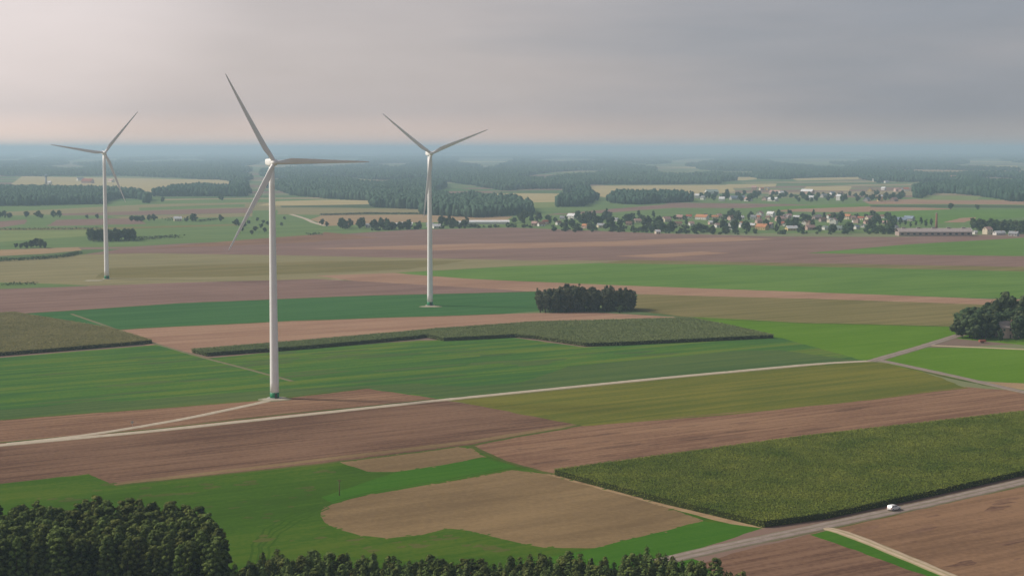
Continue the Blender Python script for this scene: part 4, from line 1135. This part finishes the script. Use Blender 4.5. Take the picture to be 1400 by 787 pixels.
forest([(828, 277), (870, 280), (905, 278), (950, 276), (905, 268), (850, 265)], "wood before the long pale clearing")
forest([(1060, 251), (1180, 253), (1230, 247), (1240, 239), (1170, 236), (1080, 236)], "forest band behind the farther village", hole=0.3)
forest([(1255, 271), (1335, 273), (1400, 276), (1650, 279), (1650, 254), (1400, 252), (1300, 253), (1250, 260)], "hazy forest past the farther village", hole=0.26)
forest([(1225, 249), (1400, 251), (1650, 252), (1650, 241), (1240, 239)], "forest strip under the long pale clearing", hole=0.3)
forest([(-300, 230), (1700, 230), (1700, 221.5), (-300, 221.5)], "broad hazy forest belt below the skyline", hole=0.41)
forest([(-300, 220.5), (1700, 220.5), (1700, 214.5), (-300, 214.5)], "bluish forest belt near the skyline", 20, hole=0.38)
forest([(1085, 243), (1240, 239), (1400, 240), (1650, 241), (1650, 230.5), (900, 230.5), (900, 234), (1070, 235)], "forest between the long pale clearing and the belt", hole=0.34)
forest([(-300, 213.6), (1700, 213.6), (1700, 210), (-300, 210)], "faint forest belt on the skyline", 24, hole=0.45)


def hills(d0, depth, height, seed, label):
    nx, ny = 220, 8
    V, F = [], []
    for j in range(ny):
        t = j / (ny - 1); y = d0 + depth * t
        for i in range(nx):
            x = (i / (nx - 1) - 0.5) * 0.9 * (d0 + depth) * 1.1
            u = x / d0 * 9
            h = 0.5 + 0.5 * mnoise.noise(Vector((u * 0.35, seed, 0))) + 0.35 * mnoise.noise(Vector((u * 1.3, seed, 2))) + 0.10 * mnoise.noise(Vector((u * 7, seed, 4)))
            z = max(0, h) * height * math.sin(math.pi * t) - 2 * (1 - math.sin(math.pi * t))
            V.append((x, y, z))
    for j in range(ny - 1):
        for i in range(nx - 1):
            a = j * nx + i; F.append((a, a + 1, a + nx + 1, a + nx))
    me = np_mesh("hills", V, F, FOREST_LEAF, True)
    tag(mesh_obj("hills", me), label, kind="structure")


hills(17000, 1800, 34, 1.7, "low wooded rise on the far plain")
hills(26000, 3000, 60, 9.2, "faint wooded ridge near the horizon")
hills(43000, 5000, 110, 15.5, "palest ridge on the horizon")

# ------------------------------------------------------------------ standing maize
def maize_mat(name, a, b):
    return leaf_mat(name, a, b, 0.3, 0.045, 0.0)


# rows of plants run along the working direction
def maize(name, pix, h, spacing, nleaf, leaf, mat, core_mat, label):
    poly = xy(pix)
    # dense leafy body: a sunken core with an uneven top and stalk walls
    pts = scatter(poly, spacing, 0.3)
    n = len(pts)
    rep = np.repeat(pts, nleaf, 0)
    hz = np.array([0.5 + 0.5 * mnoise.noise(Vector((x / 14, y / 14, 0.3))) for x, y in pts])
    hh = np.repeat(h * (0.92 + 0.12 * hz) * rng.uniform(0.95, 1.05, n), nleaf)
    C = np.column_stack([rep + rng.normal(size=rep.shape) * spacing * 0.24, hh * rng.uniform(0.82, 1.0, len(rep))])
    edge = []
    m = len(poly)
    for i in range(m):
        a, b = Vector(poly[i]), Vector(poly[(i + 1) % m]); ln = (b - a).length
        if min(a.length, b.length) > 1500: continue
        k = int(ln / (spacing * 0.45))
        for j in range(k):
            p = a.lerp(b, j / k)
            for _ in range(3): edge.append((p.x + rng.normal() * .3, p.y + rng.normal() * .3, rng.uniform(0.1, 1.0) * h))
    C = np.concatenate([C, np.array(edge)])
    V, F = cards(C, leaf, 1.25)
    o = mesh_obj(name, np_mesh(name, V, F, mat))
    tag(o, label, "maize", kind="stuff")
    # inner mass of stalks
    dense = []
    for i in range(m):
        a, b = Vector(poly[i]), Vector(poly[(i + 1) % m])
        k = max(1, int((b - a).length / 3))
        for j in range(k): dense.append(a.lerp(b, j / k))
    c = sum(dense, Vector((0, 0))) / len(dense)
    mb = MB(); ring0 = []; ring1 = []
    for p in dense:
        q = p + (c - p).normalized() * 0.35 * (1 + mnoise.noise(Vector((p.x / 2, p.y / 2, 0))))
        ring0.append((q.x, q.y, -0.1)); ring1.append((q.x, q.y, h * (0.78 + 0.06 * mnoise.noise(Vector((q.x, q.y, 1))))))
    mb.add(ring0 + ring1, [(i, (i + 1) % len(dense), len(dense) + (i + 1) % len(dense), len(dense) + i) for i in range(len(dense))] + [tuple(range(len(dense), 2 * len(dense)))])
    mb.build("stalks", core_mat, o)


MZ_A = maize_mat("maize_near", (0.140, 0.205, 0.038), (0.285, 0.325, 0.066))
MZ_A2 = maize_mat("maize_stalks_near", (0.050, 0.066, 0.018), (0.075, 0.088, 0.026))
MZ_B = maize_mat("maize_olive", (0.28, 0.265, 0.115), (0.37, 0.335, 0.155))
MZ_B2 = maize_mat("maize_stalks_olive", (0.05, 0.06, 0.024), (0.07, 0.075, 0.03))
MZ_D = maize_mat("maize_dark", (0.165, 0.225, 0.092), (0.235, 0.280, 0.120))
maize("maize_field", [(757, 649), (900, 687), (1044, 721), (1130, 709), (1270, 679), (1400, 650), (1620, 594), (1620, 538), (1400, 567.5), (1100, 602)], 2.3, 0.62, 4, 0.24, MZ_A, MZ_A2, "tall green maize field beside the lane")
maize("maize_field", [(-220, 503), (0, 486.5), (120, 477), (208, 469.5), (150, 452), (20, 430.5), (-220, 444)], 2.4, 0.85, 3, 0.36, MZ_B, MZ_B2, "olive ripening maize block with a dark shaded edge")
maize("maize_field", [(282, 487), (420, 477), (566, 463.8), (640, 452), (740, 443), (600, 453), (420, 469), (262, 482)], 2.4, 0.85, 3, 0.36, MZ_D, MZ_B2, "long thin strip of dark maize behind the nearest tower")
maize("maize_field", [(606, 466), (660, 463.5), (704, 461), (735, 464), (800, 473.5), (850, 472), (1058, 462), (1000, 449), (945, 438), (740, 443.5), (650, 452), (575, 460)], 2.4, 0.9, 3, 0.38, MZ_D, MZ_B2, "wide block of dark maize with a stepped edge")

# ------------------------------------------------------------------ wind turbines
WHITE = plain_mat("turbine_white", (0.90, 0.90, 0.90), 0.45, 0.04, 0.15, 0.4)
BLADE_W = plain_mat("blade_white", (0.88, 0.88, 0.88), 0.4, 0.03, 0.15, 0.4)
GREEN_PAINT = plain_mat("tower_green", (0.015, 0.24, 0.10), 0.5, 0.08, 0.5, 0.4)
DARK_METAL = plain_mat("dark_metal", (0.06, 0.06, 0.065), 0.5, 0.1, 1.0, 0.4)
PAD = road_mat("hardstanding_gravel", (0.27, 0.24, 0.17), (0.52, 0.46, 0.37), (0.16, 0.18, 0.09), 0.02)
CONC = plain_mat("concrete", (0.42, 0.40, 0.37), 0.9, 0.15, 0.6, 0.2)
HUB_Z, TOWER_TOP = 107.0, 104.9


def ring(r, z, n=40): return [(r * math.cos(2 * math.pi * k / n), r * math.sin(2 * math.pi * k / n), z) for k in range(n)]


def blade_mesh():
    rings = []
    st = [0.9, 1.6, 2.6, 4.0, 5.5, 7.5, 10, 14, 18, 23, 28, 33, 38, 42, 44.2, 45.0]
    for s in st:
        if s < 2.2: c, th, off = 1.9, 1.9, 0.0
        else:
            pk = min(1, (s - 2.2) / 6.0); pk = pk * pk * (3 - 2 * pk)
            full = 2.8 * (1 - (s - 8) / 37 * 0.82) if s > 8 else 2.8
            c = 1.9 + (full - 1.9) * pk
            if s > 43.5: c *= 0.75 if s < 44.9 else 0.3
            th = 1.9 + (max(0.10, 0.75 * (1 - s / 46) + 0.06) - 1.9) * pk
            off = pk
        tw = R(16) * max(0, 1 - s / 30) * off + R(3)
        bend = -1.6 * (s / 45) ** 2       # prebend, upwind
        pts = []
        for k in range(16):
            a = 2 * math.pi * k / 16
            x = 0.5 * c * math.cos(a) - 0.20 * c * off
            y = 0.5 * th * math.sin(a) * (1 if off < 0.1 else (0.55 + 0.45 * math.cos(a)) * 1.1)
            pts.append((x * math.cos(tw) - y * math.sin(tw), x * math.sin(tw) + y * math.cos(tw) + bend, s))
        rings.append(pts)
    mb = MB(); mb.loft(rings)
    return mb.mesh("blade", BLADE_W, True)


def make_turbine():
    root = empty("wind_turbine", (0, 0, 0))
    mb = MB(); zs = [2.5] + [TOWER_TOP * k / 14 for k in range(1, 15)]
    rad = lambda z: 2.05 - 0.80 * (z / TOWER_TOP)
    rg = []
    for i, z in enumerate(zs):
        rg.append(ring(rad(z), z))
        if False: rg += [ring(rad(z) + 0.04, z + 0.02), ring(rad(z) + 0.04, z + 0.22), ring(rad(z), z + 0.24)]   # section flanges
    mb.loft(rg); tw = mb.build("tower", WHITE, root, True)
    b = MB(); b.loft([ring(2.09, 0.2), ring(2.085, 1.2), ring(2.078, 2.7), ring(2.03, 2.72)]); b.build("green_base", GREEN_PAINT, root, True)
    f = MB(); f.loft([ring(3.4, -0.3), ring(3.4, 0.24), ring(3.2, 0.3)]); f.build("foundation", CONC, root)
    d = MB(); d.box(-0.5, 0.5, -2.22, -1.95, 0.35, 2.35); d.box(-0.8, 0.8, -3.2, -2.1, 0.25, 0.36)
    d.build("door", DARK_METAL, root)
    # nacelle: rounded box from behind the hub back over the tower
    mb = MB(); rg = []
    for y, sx, sz0, sz1 in [(-2.7, 1.1, -1.15, 1.15), (-2.3, 1.45, -1.45, 1.45), (0, 1.6, -1.75, 1.6), (3.6, 1.55, -1.5, 1.6), (5.4, 1.3, -1.0, 1.5), (5.8, 0.9, -0.6, 1.1)]:
        pts = []
        for k in range(20):
            a = 2 * math.pi * k / 20; ca, sa = math.cos(a), math.sin(a)
            e = 0.45
            x = sx * math.copysign(abs(ca) ** e, ca); z = math.copysign(abs(sa) ** e, sa); z = z * (sz1 if z > 0 else -sz0)
            pts.append((x, y, HUB_Z + z))
        rg.append(pts)
    mb.loft(rg[::-1]); nac = mb.build("nacelle", WHITE, root, True)
    v = MB(); v.tube([(0, 4.6, HUB_Z + 1.4), (0, 4.6, HUB_Z + 3.4)], [0.06, 0.05], 6); v.tube([(-0.5, 4.6, HUB_Z + 3.2), (0.5, 4.6, HUB_Z + 3.2)], [0.05, 0.05], 6)
    v.build("wind_vane", DARK_METAL, nac)
    # spinner
    mb = MB(); rg = []
    for y, r in [(-2.75, 1.35), (-3.2, 1.55), (-4.4, 1.55), (-5.2, 1.25), (-5.8, 0.75), (-6.05, 0.25)]:
        rg.append([(r * math.cos(2 * math.pi * k / 24), y, HUB_Z + r * math.sin(2 * math.pi * k / 24)) for k in range(24)])
    mb.loft(rg); mb.build("hub", WHITE, root, True)
    bm = blade_mesh()
    for k in range(3):
        o = mesh_obj("blade", bm, root); o.location = (0, -4.1, HUB_Z)
    return root


T0 = make_turbine()
TURB = [  # base pixel, hub row, yaw, first blade angle, label
    (375.5, 544, 222, 27, -30, "nearest and tallest-looking white wind turbine, in the brown ploughed field"),
    (588.0, 417.5, 210, 20, -52, "middle white wind turbine in the dark green strip, third blade hidden along its tower"),
    (146.0, 381, 209, 22, -81, "farthest white wind turbine, on the tan field near the frame edge"),
]
for i, (u, v, vh, yaw, ph, lb) in enumerate(TURB):
    o = T0 if i == 0 else copy_tree(T0)
    p = P(u, v)
    o.location = (p.x, p.y, 0); o.rotation_euler = (0, 0, R(yaw))
    lo, hi = 50.0, 130.0
    for _ in range(40):      # real hub height from its row in the picture
        m = (lo + hi) / 2
        yc = -(m - CAM_H) * 1.0
        q = Vector((p.x, p.y, m - CAM_H)); dz = q.y * CP - q.z * SP; up = q.y * SP + q.z * CP
        if 393.5 - FPX * up / dz > vh: lo = m
        else: hi = m
    s = lo / HUB_Z; o.scale = (s, s, s)
    bl = [c for c in o.children if c.name.startswith("blade")]
    for k, c in enumerate(bl): c.rotation_euler = (0, R(ph + 120 * k), 0)
    tag(o, lb, "wind turbine", "wind turbines on the plain")


def pad(cx, cy, rx, ry, rot, label):
    V, F, UV = [(0, 0, 0.14)], [], [(0, 0)]
    n = 40
    for rr, z in ((0.6, 0.14), (1.0, 0.1), (1.12, -0.04)):
        for k in range(n):
            a = 2 * math.pi * k / n
            e = 1 + 0.18 * mnoise.noise(Vector((math.cos(a) * 1.7 + cx, math.sin(a) * 1.7 + cy, 0)))
            V.append((rx * rr * e * math.copysign(abs(math.cos(a)) ** .7, math.cos(a)), ry * rr * e * math.copysign(abs(math.sin(a)) ** .7, math.sin(a)), z)); UV.append((0, rr))
    for k in range(n):
        F.append((0, 1 + k, 1 + (k + 1) % n))
        for j in range(2):
            a = 1 + j * n + k; b = 1 + j * n + (k + 1) % n; F.append((a, a + n, b + n, b))
    me = bpy.data.meshes.new("gravel_pad"); me.from_pydata(V, [], F)
    ul = me.uv_layers.new(name="UVMap")
    for lp in me.loops: ul.data[lp.index].uv = UV[lp.vertex_index]
    me.materials.append(PAD)
    o = mesh_obj("gravel_pad", me); o.location = (cx, cy, 0.05); o.rotation_euler = (0, 0, rot)
    tag(o, label, kind="structure")


p = P(375.5, 545.5); pad(p.x, p.y, 6.4, 5.2, R(33), "pale gravel pad under the nearest wind turbine")
p = P(588, 419); pad(p.x, p.y, 7.0, 4.2, 0, "pale gravel pad under the middle wind turbine")
p = P(128, 383.5); pad(p.x, p.y, 8.0, 5.0, 0, "pale gravel patch beside the farthest wind turbine")

# ------------------------------------------------------------------ white car on the lane
CAR_W = plain_mat("car_white", (0.80, 0.80, 0.80), 0.3, 0.02, 1.0, 0.5)
GLASS = plain_mat("dark_glass", (0.02, 0.025, 0.03), 0.1, 0.02, 1.0, 0.5)
TYRE = plain_mat("tyre_rubber", (0.02, 0.02, 0.02), 0.9, 0.1, 2.0, 0.1)
RIM = plain_mat("alloy_rim", (0.5, 0.5, 0.52), 0.35, 0.05, 2.0, 0.5)
LAMP = plain_mat("lamp_cover", (0.75, 0.75, 0.72), 0.15, 0.02, 2.0, 0.5)
RED = plain_mat("red_lamp", (0.35, 0.02, 0.02), 0.25, 0.02, 2.0, 0.5)


def make_car():
    a, b = P(1130, 718), P(1270, 688)
    d = (b - a).normalized(); p = P(1222, 697.5)
    root = empty("car", (p.x, p.y, 0.2), math.atan2(d.y, d.x), 1.12)
    tag(root, "small white car driving along the country lane beside the maize", "car")
    # x forward. body section loft: (x, half width, sill, shoulder)
    rg = []
    for x, w, z0, z1 in [(-2.05, .70, .42, .80), (-1.95, .80, .32, .98), (-1.2, .86, .24, 1.02), (0.2, .87, .22, 1.0), (0.95, .87, .22, .97), (1.7, .83, .26, .84), (2.02, .74, .34, .70), (2.1, .62, .42, .62)]:
        m = (z0 + z1) / 2
        rg.append([(x, -w * .92, z0), (x, -w, z0 + .12), (x, -w, m), (x, -w * .97, z1 - .1), (x, -w * .86, z1), (x, w * .86, z1), (x, w * .97, z1 - .1), (x, w, m), (x, w, z0 + .12), (x, w * .92, z0)])
    mb = MB(); mb.loft(rg); mb.build("body", CAR_W, root, True)
    c = MB(); rg = []
    for z, x0, x1, w in [(0.95, -1.9, 1.0, .80), (1.25, -1.78, .55, .73), (1.48, -1.6, .15, .66), (1.54, -1.4, -.1, .60)]:
        rg.append([(x0, -w, z), (x1, -w, z), (x1 + .06, 0, z), (x1, w, z), (x0, w, z), (x0 - .05, 0, z)])
    c.loft(rg); c.build("roof", CAR_W, root)
    for s in (-1, 1):
        g = MB()
        for x0, x1, t0, t1 in [(-1.62, -.75, -1.5, -.72), (-.65, .35, -.62, .10)]:
            g.add([(x0, s * .785, 1.03), (x1 + .25 * (x1 > 0), s * .785, 1.03), (t1, s * .69, 1.40), (t0, s * .69, 1.40)], [(0, 1, 2, 3) if s < 0 else (3, 2, 1, 0)])
        g.build("side_window", GLASS, root)
    g = MB(); g.add([(.93, -.70, 1.03), (.93, .70, 1.03), (.30, .60, 1.44), (.30, -.60, 1.44)], [(0, 1, 2, 3)]); g.build("windscreen", GLASS, root)
    g = MB(); g.add([(-1.96, .66, 1.05), (-1.96, -.66, 1.05), (-1.73, -.58, 1.44), (-1.73, .58, 1.44)], [(0, 1, 2, 3)]); g.build("rear_window", GLASS, root)
    for s in (-1, 1):
        l = MB(); l.box(1.88, 2.07, min(s * .46, s * .74), max(s * .46, s * .74), .60, .74); l.build("headlight", LAMP, root)
        l = MB(); l.box(-2.07, -1.93, min(s * .60, s * .80), max(s * .60, s * .80), .68, .92); l.build("tail_light", RED, root)
        l = MB(); l.box(.62, .80, min(s * .86, s * 1.02), max(s * .86, s * 1.02), .98, 1.12); l.build("wing_mirror", CAR_W, root)
        for x in (-1.25, 1.3):
            w = MB(); w.loft([[(x + r * math.cos(t), y, .31 + r * math.sin(t)) for t in [2 * math.pi * k / 20 for k in range(20)]] for y, r in [(s * .70, .26), (s * .72, .31), (s * .88, .31), (s * .90, .27)]])
            wo = w.build("wheel", TYRE, root)
            w = MB(); w.loft([[(x + r * math.cos(t), y, .31 + r * math.sin(t)) for t in [2 * math.pi * k / 16 for k in range(16)]] for y, r in [(s * .895, .19), (s * .912, .17)]])
            w.build("rim", RIM, wo)


make_car()

# wooden pole in the meadow and a small post at the access track
WOOD = plain_mat("weathered_wood", (0.20, 0.125, 0.085), 0.9, 0.25, 1.5, 0.1)
p = P(464, 677); root = empty("utility_pole", (p.x, p.y, 0)); tag(root, "thin reddish wooden pole standing alone in the green meadow", "pole")
mb = MB(); mb.tube([(0, 0, -.3), (0, 0, 5.2)], [0.16, 0.11], 8); mb.build("post", WOOD, root, True)
mb = MB(); mb.box(-.7, .7, -.06, .06, 4.75, 4.9); mb.build("crossarm", WOOD, root)
p = P(181, 584); root = empty("sign_post", (p.x, p.y, 0)); tag(root, "tiny pale post where the access track leaves the gravel track", "post")
mb = MB(); mb.tube([(0, 0, -.2), (0, 0, 2.6)], [.08, .07], 8); mb.build("post", CONC, root)
mb = MB(); mb.box(-.5, .5, -.12, -.06, 1.7, 2.55); mb.build("panel", CONC, root)

# ------------------------------------------------------------------ buildings
WALLS = {k: plain_mat("wall_" + k, c, 0.85, 0.1, 0.4, 0.1) for k, c in dict(white=(.78, .76, .72), cream=(.68, .60, .47), grey=(.42, .41, .40), yellow=(.62, .47, .22), pink=(.60, .42, .36), brick=(.30, .15, .11), brown=(.38, .30, .27)).items()}
ROOFS = {k: plain_mat("roof_" + k, c, 0.8, 0.2, 0.6, 0.15) for k, c in dict(red=(.36, .12, .075), orange=(.50, .23, .12), brown=(.20, .12, .09), grey=(.30, .31, .33), white=(.76, .76, .77), pink=(.52, .33, .29), blue=(.25, .31, .40), mauve=(.37, .31, .30), green=(.42, .50, .44)).items()}
WIN = plain_mat("window_glass", (0.05, 0.06, 0.075), 0.2, 0.05, 1.0, 0.5)
DOORM = plain_mat("door_paint", (0.14, 0.09, 0.06), 0.6, 0.1, 1.0, 0.3)


def house(u, v, L, W, H, roof, wall, label, yaw=None, pitch=0.75, name="house", cat="house", group=None, detail=True):
    p = P(u, v)
    yaw = R(rng.choice([20, -15, 33, 60, -40])) if yaw is None else R(yaw)
    root = empty(name, (p.x, p.y, 0), yaw); tag(root, label, cat, group)
    L *= 1.04; W *= 1.04; H *= 1.04
    l, w = L / 2, W / 2; rise = w * pitch; ov = 0.5
    mb = MB()
    mb.add([(-l, -w, -.2), (l, -w, -.2), (l, w, -.2), (-l, w, -.2), (-l, -w, H), (l, -w, H), (l, w, H), (-l, w, H), (-l, 0, H + rise), (l, 0, H + rise)],
           [(0, 1, 5, 4), (2, 3, 7, 6), (1, 2, 6, 9, 5), (3, 0, 4, 8, 7), (3, 2, 1, 0), (4, 5, 9, 8), (6, 7, 8, 9)])
    mb.build("wall", WALLS[wall], root)
    k = rise / w; e = H - ov * k; t = 0.25
    mb = MB(); A = [(-w - ov, e), (0, H + rise + .02), (w + ov, e), (w + ov, e + t), (0, H + rise + t + .05), (-w - ov, e + t)]
    mb.add([(-l - ov, y, z + .03) for y, z in A] + [(l + ov, y, z + .03) for y, z in A],
           [(0, 1, 7, 6), (1, 2, 8, 7), (2, 3, 9, 8), (3, 4, 10, 9), (4, 5, 11, 10), (5, 0, 6, 11), (0, 5, 4, 1), (1, 4, 3, 2), (6, 7, 10, 11), (7, 8, 9, 10)])
    ro = mb.build("roof", ROOFS[roof], root)
    if not detail: return root
    mb = MB(); mb.box(l * .35, l * .35 + .7, -.9, -.25, H + rise * .4, H + rise + 1.0); mb.build("chimney", WALLS["brick"], ro)
    nwin = max(2, int(L / 3.5))
    for i in range(nwin):
        x = -l + (i + .5) * L / nwin
        if i == nwin // 2:
            mb = MB(); mb.box(x - .5, x + .5, -w - .06, -w + .02, 0, 2.1); mb.build("door", DOORM, root)
            if H < 4.5: continue
        mb = MB()
        z = 1.0 if (i != nwin // 2 and H < 4.5) else (H - 2.0)
        mb.box(x - .6, x + .6, -w - .05, -w + .02, z, z + 1.3); mb.build("window", WIN, root)
    mb = MB(); mb.box(l - .02, l + .05, -.6, .6, H - .2, H + 1.0); mb.build("window", WIN, root)
    mb = MB(); mb.box(-l - .05, -l + .02, -.6, .6, H - .2, H + 1.0); mb.build("window", WIN, root)
    return root


G1 = "houses of the nearer village"; G2 = "houses of the farther village"
for row in NEAR_V: house(*row, group=G1)
for (u, v, L, W, H, lb) in [(534, 310, 52, 12, 3.0, "long white greenhouse shed behind the ploughed plain"), (668, 306, 58, 12, 3.0, "longest white greenhouse shed past the middle turbine"), (555, 308.5, 18, 10, 3.0, "shorter white shed touching the first long one"), (628, 306.5, 20, 9, 2.8, "pale shed half hidden by trees next to the longest shed")]:
    house(u, v, L, W, H, "white", "white", lb, yaw=4, pitch=0.35, name="shed", cat="shed", detail=False)

FAR_V = [
    (903, 271, 22, 11, 4, "pink", "white", "long pale building at the near end of the farther village"), (917, 270, 18, 11, 5, "pink", "pink", "pink building next to the long pale one, farther village"),
    (953, 271, 9, 9, 6, "white", "white", "white house under the pale green hall, farther village"), (961, 273, 8, 8, 5, "grey", "white", "grey-roofed house under the pale green hall"),
    (973, 265, 30, 14, 5, "green", "white", "long pale green hall in the farther village"), (987, 275, 11, 10, 5, "white", "white", "bright white house in front of the pale green hall"),
    (1008, 273, 32, 11, 4, "blue", "grey", "long bluish hall in the farther village"), (1023, 275, 14, 10, 4, "pink", "white", "white house past the bluish hall"),
    (1031, 263, 11, 10, 12, "pink", "pink", "tall pink church-like block of the farther village"), (1041, 260, 10, 9, 4, "orange", "cream", "cream house right behind the tall pink block"), (1049, 260, 9, 8, 4, "white", "yellow", "yellowish house beyond the tall pink block"),
    (1060, 266, 26, 13, 5, "pink", "pink", "wide pink-roofed building of the farther village"), (1068, 269, 10, 9, 9, "white", "white", "tall white house beside the wide pink roof"), (1057, 275, 20, 10, 4, "white", "white", "brightest white hall of the farther village front"),
    (1046, 274, 13, 10, 4, "mauve", "pink", "mauve-roofed house beside the brightest white hall"), (1104, 265, 30, 13, 6, "white", "pink", "long white-pink hall under the yellow clearing"), (1108, 274, 14, 10, 6, "white", "white", "white house before the long white-pink hall"),
    (1127, 270, 16, 11, 4, "grey", "grey", "grey roof in the middle of the farther village"), (1138, 268, 10, 10, 6, "blue", "white", "bluish-roofed house in the middle of the farther village"), (1147, 274, 9, 9, 9, "white", "white", "slender white house before the bluish-roofed one"),
    (1149, 266, 16, 10, 4, "pink", "cream", "cream house behind the slender white one"), (1190, 262, 14, 10, 5, "pink", "yellow", "yellowish house at the farther village end"), (1197, 248, 16, 10, 8, "white", "white", "white house high up beside the far forest"),
    (1208, 260, 10, 9, 5, "white", "white", "white cottage near the farther village end"), (1203, 275, 9, 8, 10, "white", "yellow", "tall pale yellow house at the front of the farther village end"), (1222, 275, 26, 10, 4, "pink", "brown", "long rosy barn at the farther village end"),
    (1185, 275, 18, 10, 4, "blue", "grey", "bluish barn at the front of the farther village end"), (1226, 262, 12, 10, 6, "pink", "pink", "first of the bright pinkish row houses"), (1232, 262.5, 12, 10, 6, "white", "pink", "pinkish house with a white roof in the bright row"),
    (1239, 261.5, 12, 10, 6, "red", "white", "white red-roofed house in the bright row"), (1251, 259, 14, 10, 5, "white", "cream", "cream house at the end of the bright row"), (1258, 268, 14, 11, 6, "green", "white", "pale greenish house below the bright row"),
    (1260, 243, 20, 12, 6, "pink", "white", "pinkish house on the long pale clearing"), (1302, 247, 22, 14, 12, "pink", "pink", "tall pink block at the far forest edge"), (1313, 247, 26, 14, 6, "pink", "pink", "pink hall beside the tall pink block"),
    (1328, 248, 34, 14, 7, "mauve", "white", "long pale hall at the far forest edge"), (1347, 249, 44, 13, 5, "white", "grey", "longest pale hall at the far forest edge"), (1212, 250, 14, 10, 4, "grey", "white", "grey-roofed house below the white one by the far forest"),
    (120, 250.5, 34, 18, 7, "red", "pink", "large red-roofed house between the western woods"), (110, 247, 22, 12, 6, "grey", "white", "grey-roofed house behind the large red roof"), (68, 252, 10, 9, 6, "white", "white", "white house beside the dark tower of the western clearing"),
    (152, 249, 20, 12, 5, "pink", "cream", "pale cream house behind the farthest turbine tower"),
]
for row in FAR_V: house(*row, group=G2 if row[0] > 800 else None, detail=False)

# dark tower of the western clearing
p = P(63, 252.5); root = empty("water_tower", (p.x, p.y, 0)); tag(root, "narrow dark tower on the western clearing", "tower")
mb = MB(); mb.loft([ring(3.6, -.3, 16), ring(3.0, 22, 16)]); mb.build("shaft", WALLS["grey"], root, True)
mb = MB(); mb.loft([ring(3.0, 22, 16), ring(5.0, 24.5, 16), ring(5.0, 29, 16), ring(0.4, 31.5, 16)]); mb.build("tank", ROOFS["blue"], root)

# brick factory with saw-tooth bays and chimney
p = P(1276, 322); root = empty("factory", (p.x, p.y, 0), R(0)); tag(root, "long low brick factory with a mauve roof at the plain's edge", "factory")
mb = MB(); mb.box(-46, 46, -11, 11, -.3, 5.2); mb.build("wall", WALLS["brown"], root)
mb = MB()
mb.add([(-46.8, -11.8, 5.0), (46.8, -11.8, 5.0), (46.8, 0, 9.2), (-46.8, 0, 9.2), (-46.8, 11.8, 5.0), (46.8, 11.8, 5.0), (-46.8, -11.8, 5.3), (46.8, -11.8, 5.3), (46.8, 0, 9.5), (-46.8, 0, 9.5), (-46.8, 11.8, 5.3), (46.8, 11.8, 5.3)],
       [(0, 1, 7, 6), (6, 7, 8, 9), (9, 8, 11, 10), (5, 4, 10, 11), (1, 2, 5, 11, 8, 7), (4, 3, 0, 6, 9, 10), (2, 1, 0, 3), (5, 2, 3, 4)])
for k in range(5):
    x = -38 + k * 19
    mb.box(x - 2.2, x + 2.2, -1.2, 1.2, 9.0, 10.6)
mb.build("roof", ROOFS["mauve"], root)
for k in range(12):
    x = -42 + k * 7.6
    mb = MB(); mb.box(x - 1.6, x + 1.6, -11.08, -10.95, 1.6, 3.8); mb.build("window", WIN, root)
p = P(1280, 318); root = empty("factory_chimney", (p.x, p.y, 0)); tag(root, "tall brick chimney rising behind the factory", "chimney")
mb = MB(); mb.loft([ring(1.9, -.3, 16), ring(1.1, 24.5, 16)]); mb.build("shaft", WALLS["brick"], root, True)
mb = MB(); mb.loft([ring(1.15, 24.4, 16), ring(1.35, 24.8, 16), ring(1.35, 25.8, 16), ring(1.0, 26.0, 16)]); mb.build("cap", WALLS["brown"], root)

# farmhouse hidden in the farm copse and a small rusty trailer on its path
house(1377, 461, 11, 8, 6.0, "mauve", "pink", "old farmhouse half hidden inside the farm copse", yaw=8)
p = P(1343, 468.5); root = empty("trailer", (p.x, p.y, 0), R(8)); tag(root, "small dark red trailer parked in front of the farm copse", "trailer")
mb = MB(); mb.box(-1.9, 1.9, -.95, .95, .6, 1.7); mb.build("cargo_box", ROOFS["red"], root)
mb = MB(); mb.tube([(1.9, 0, .7), (3.1, 0, .5)], [.06, .06], 6); mb.build("drawbar", DARK_METAL, root)
for s in (-1, 1):
    mb = MB(); mb.loft([[(r * math.cos(2 * math.pi * k / 16), y, .4 + r * math.sin(2 * math.pi * k / 16)) for k in range(16)] for y, r in [(s * .98, .40), (s * 1.18, .40)]]); mb.build("wheel", TYRE, root)

# ------------------------------------------------------------------ render settings
SC.render.engine = "CYCLES"
SC.view_settings.view_transform = "Standard"
SC.view_settings.look = "None"
SC.view_settings.exposure = 0.68
SC.view_settings.gamma = 1.0
SC.view_settings.use_curve_mapping = False
SC.cycles.use_denoising = True
SC.cycles.max_bounces = 5
SC.cycles.diffuse_bounces = 2
SC.cycles.transmission_bounces = 3
SC.cycles.volume_bounces = 1
SC.cycles.sample_clamp_indirect = 4.0
print("GB", gb, "OBJECTS:", len(bpy.data.objects), "village trees", tot)
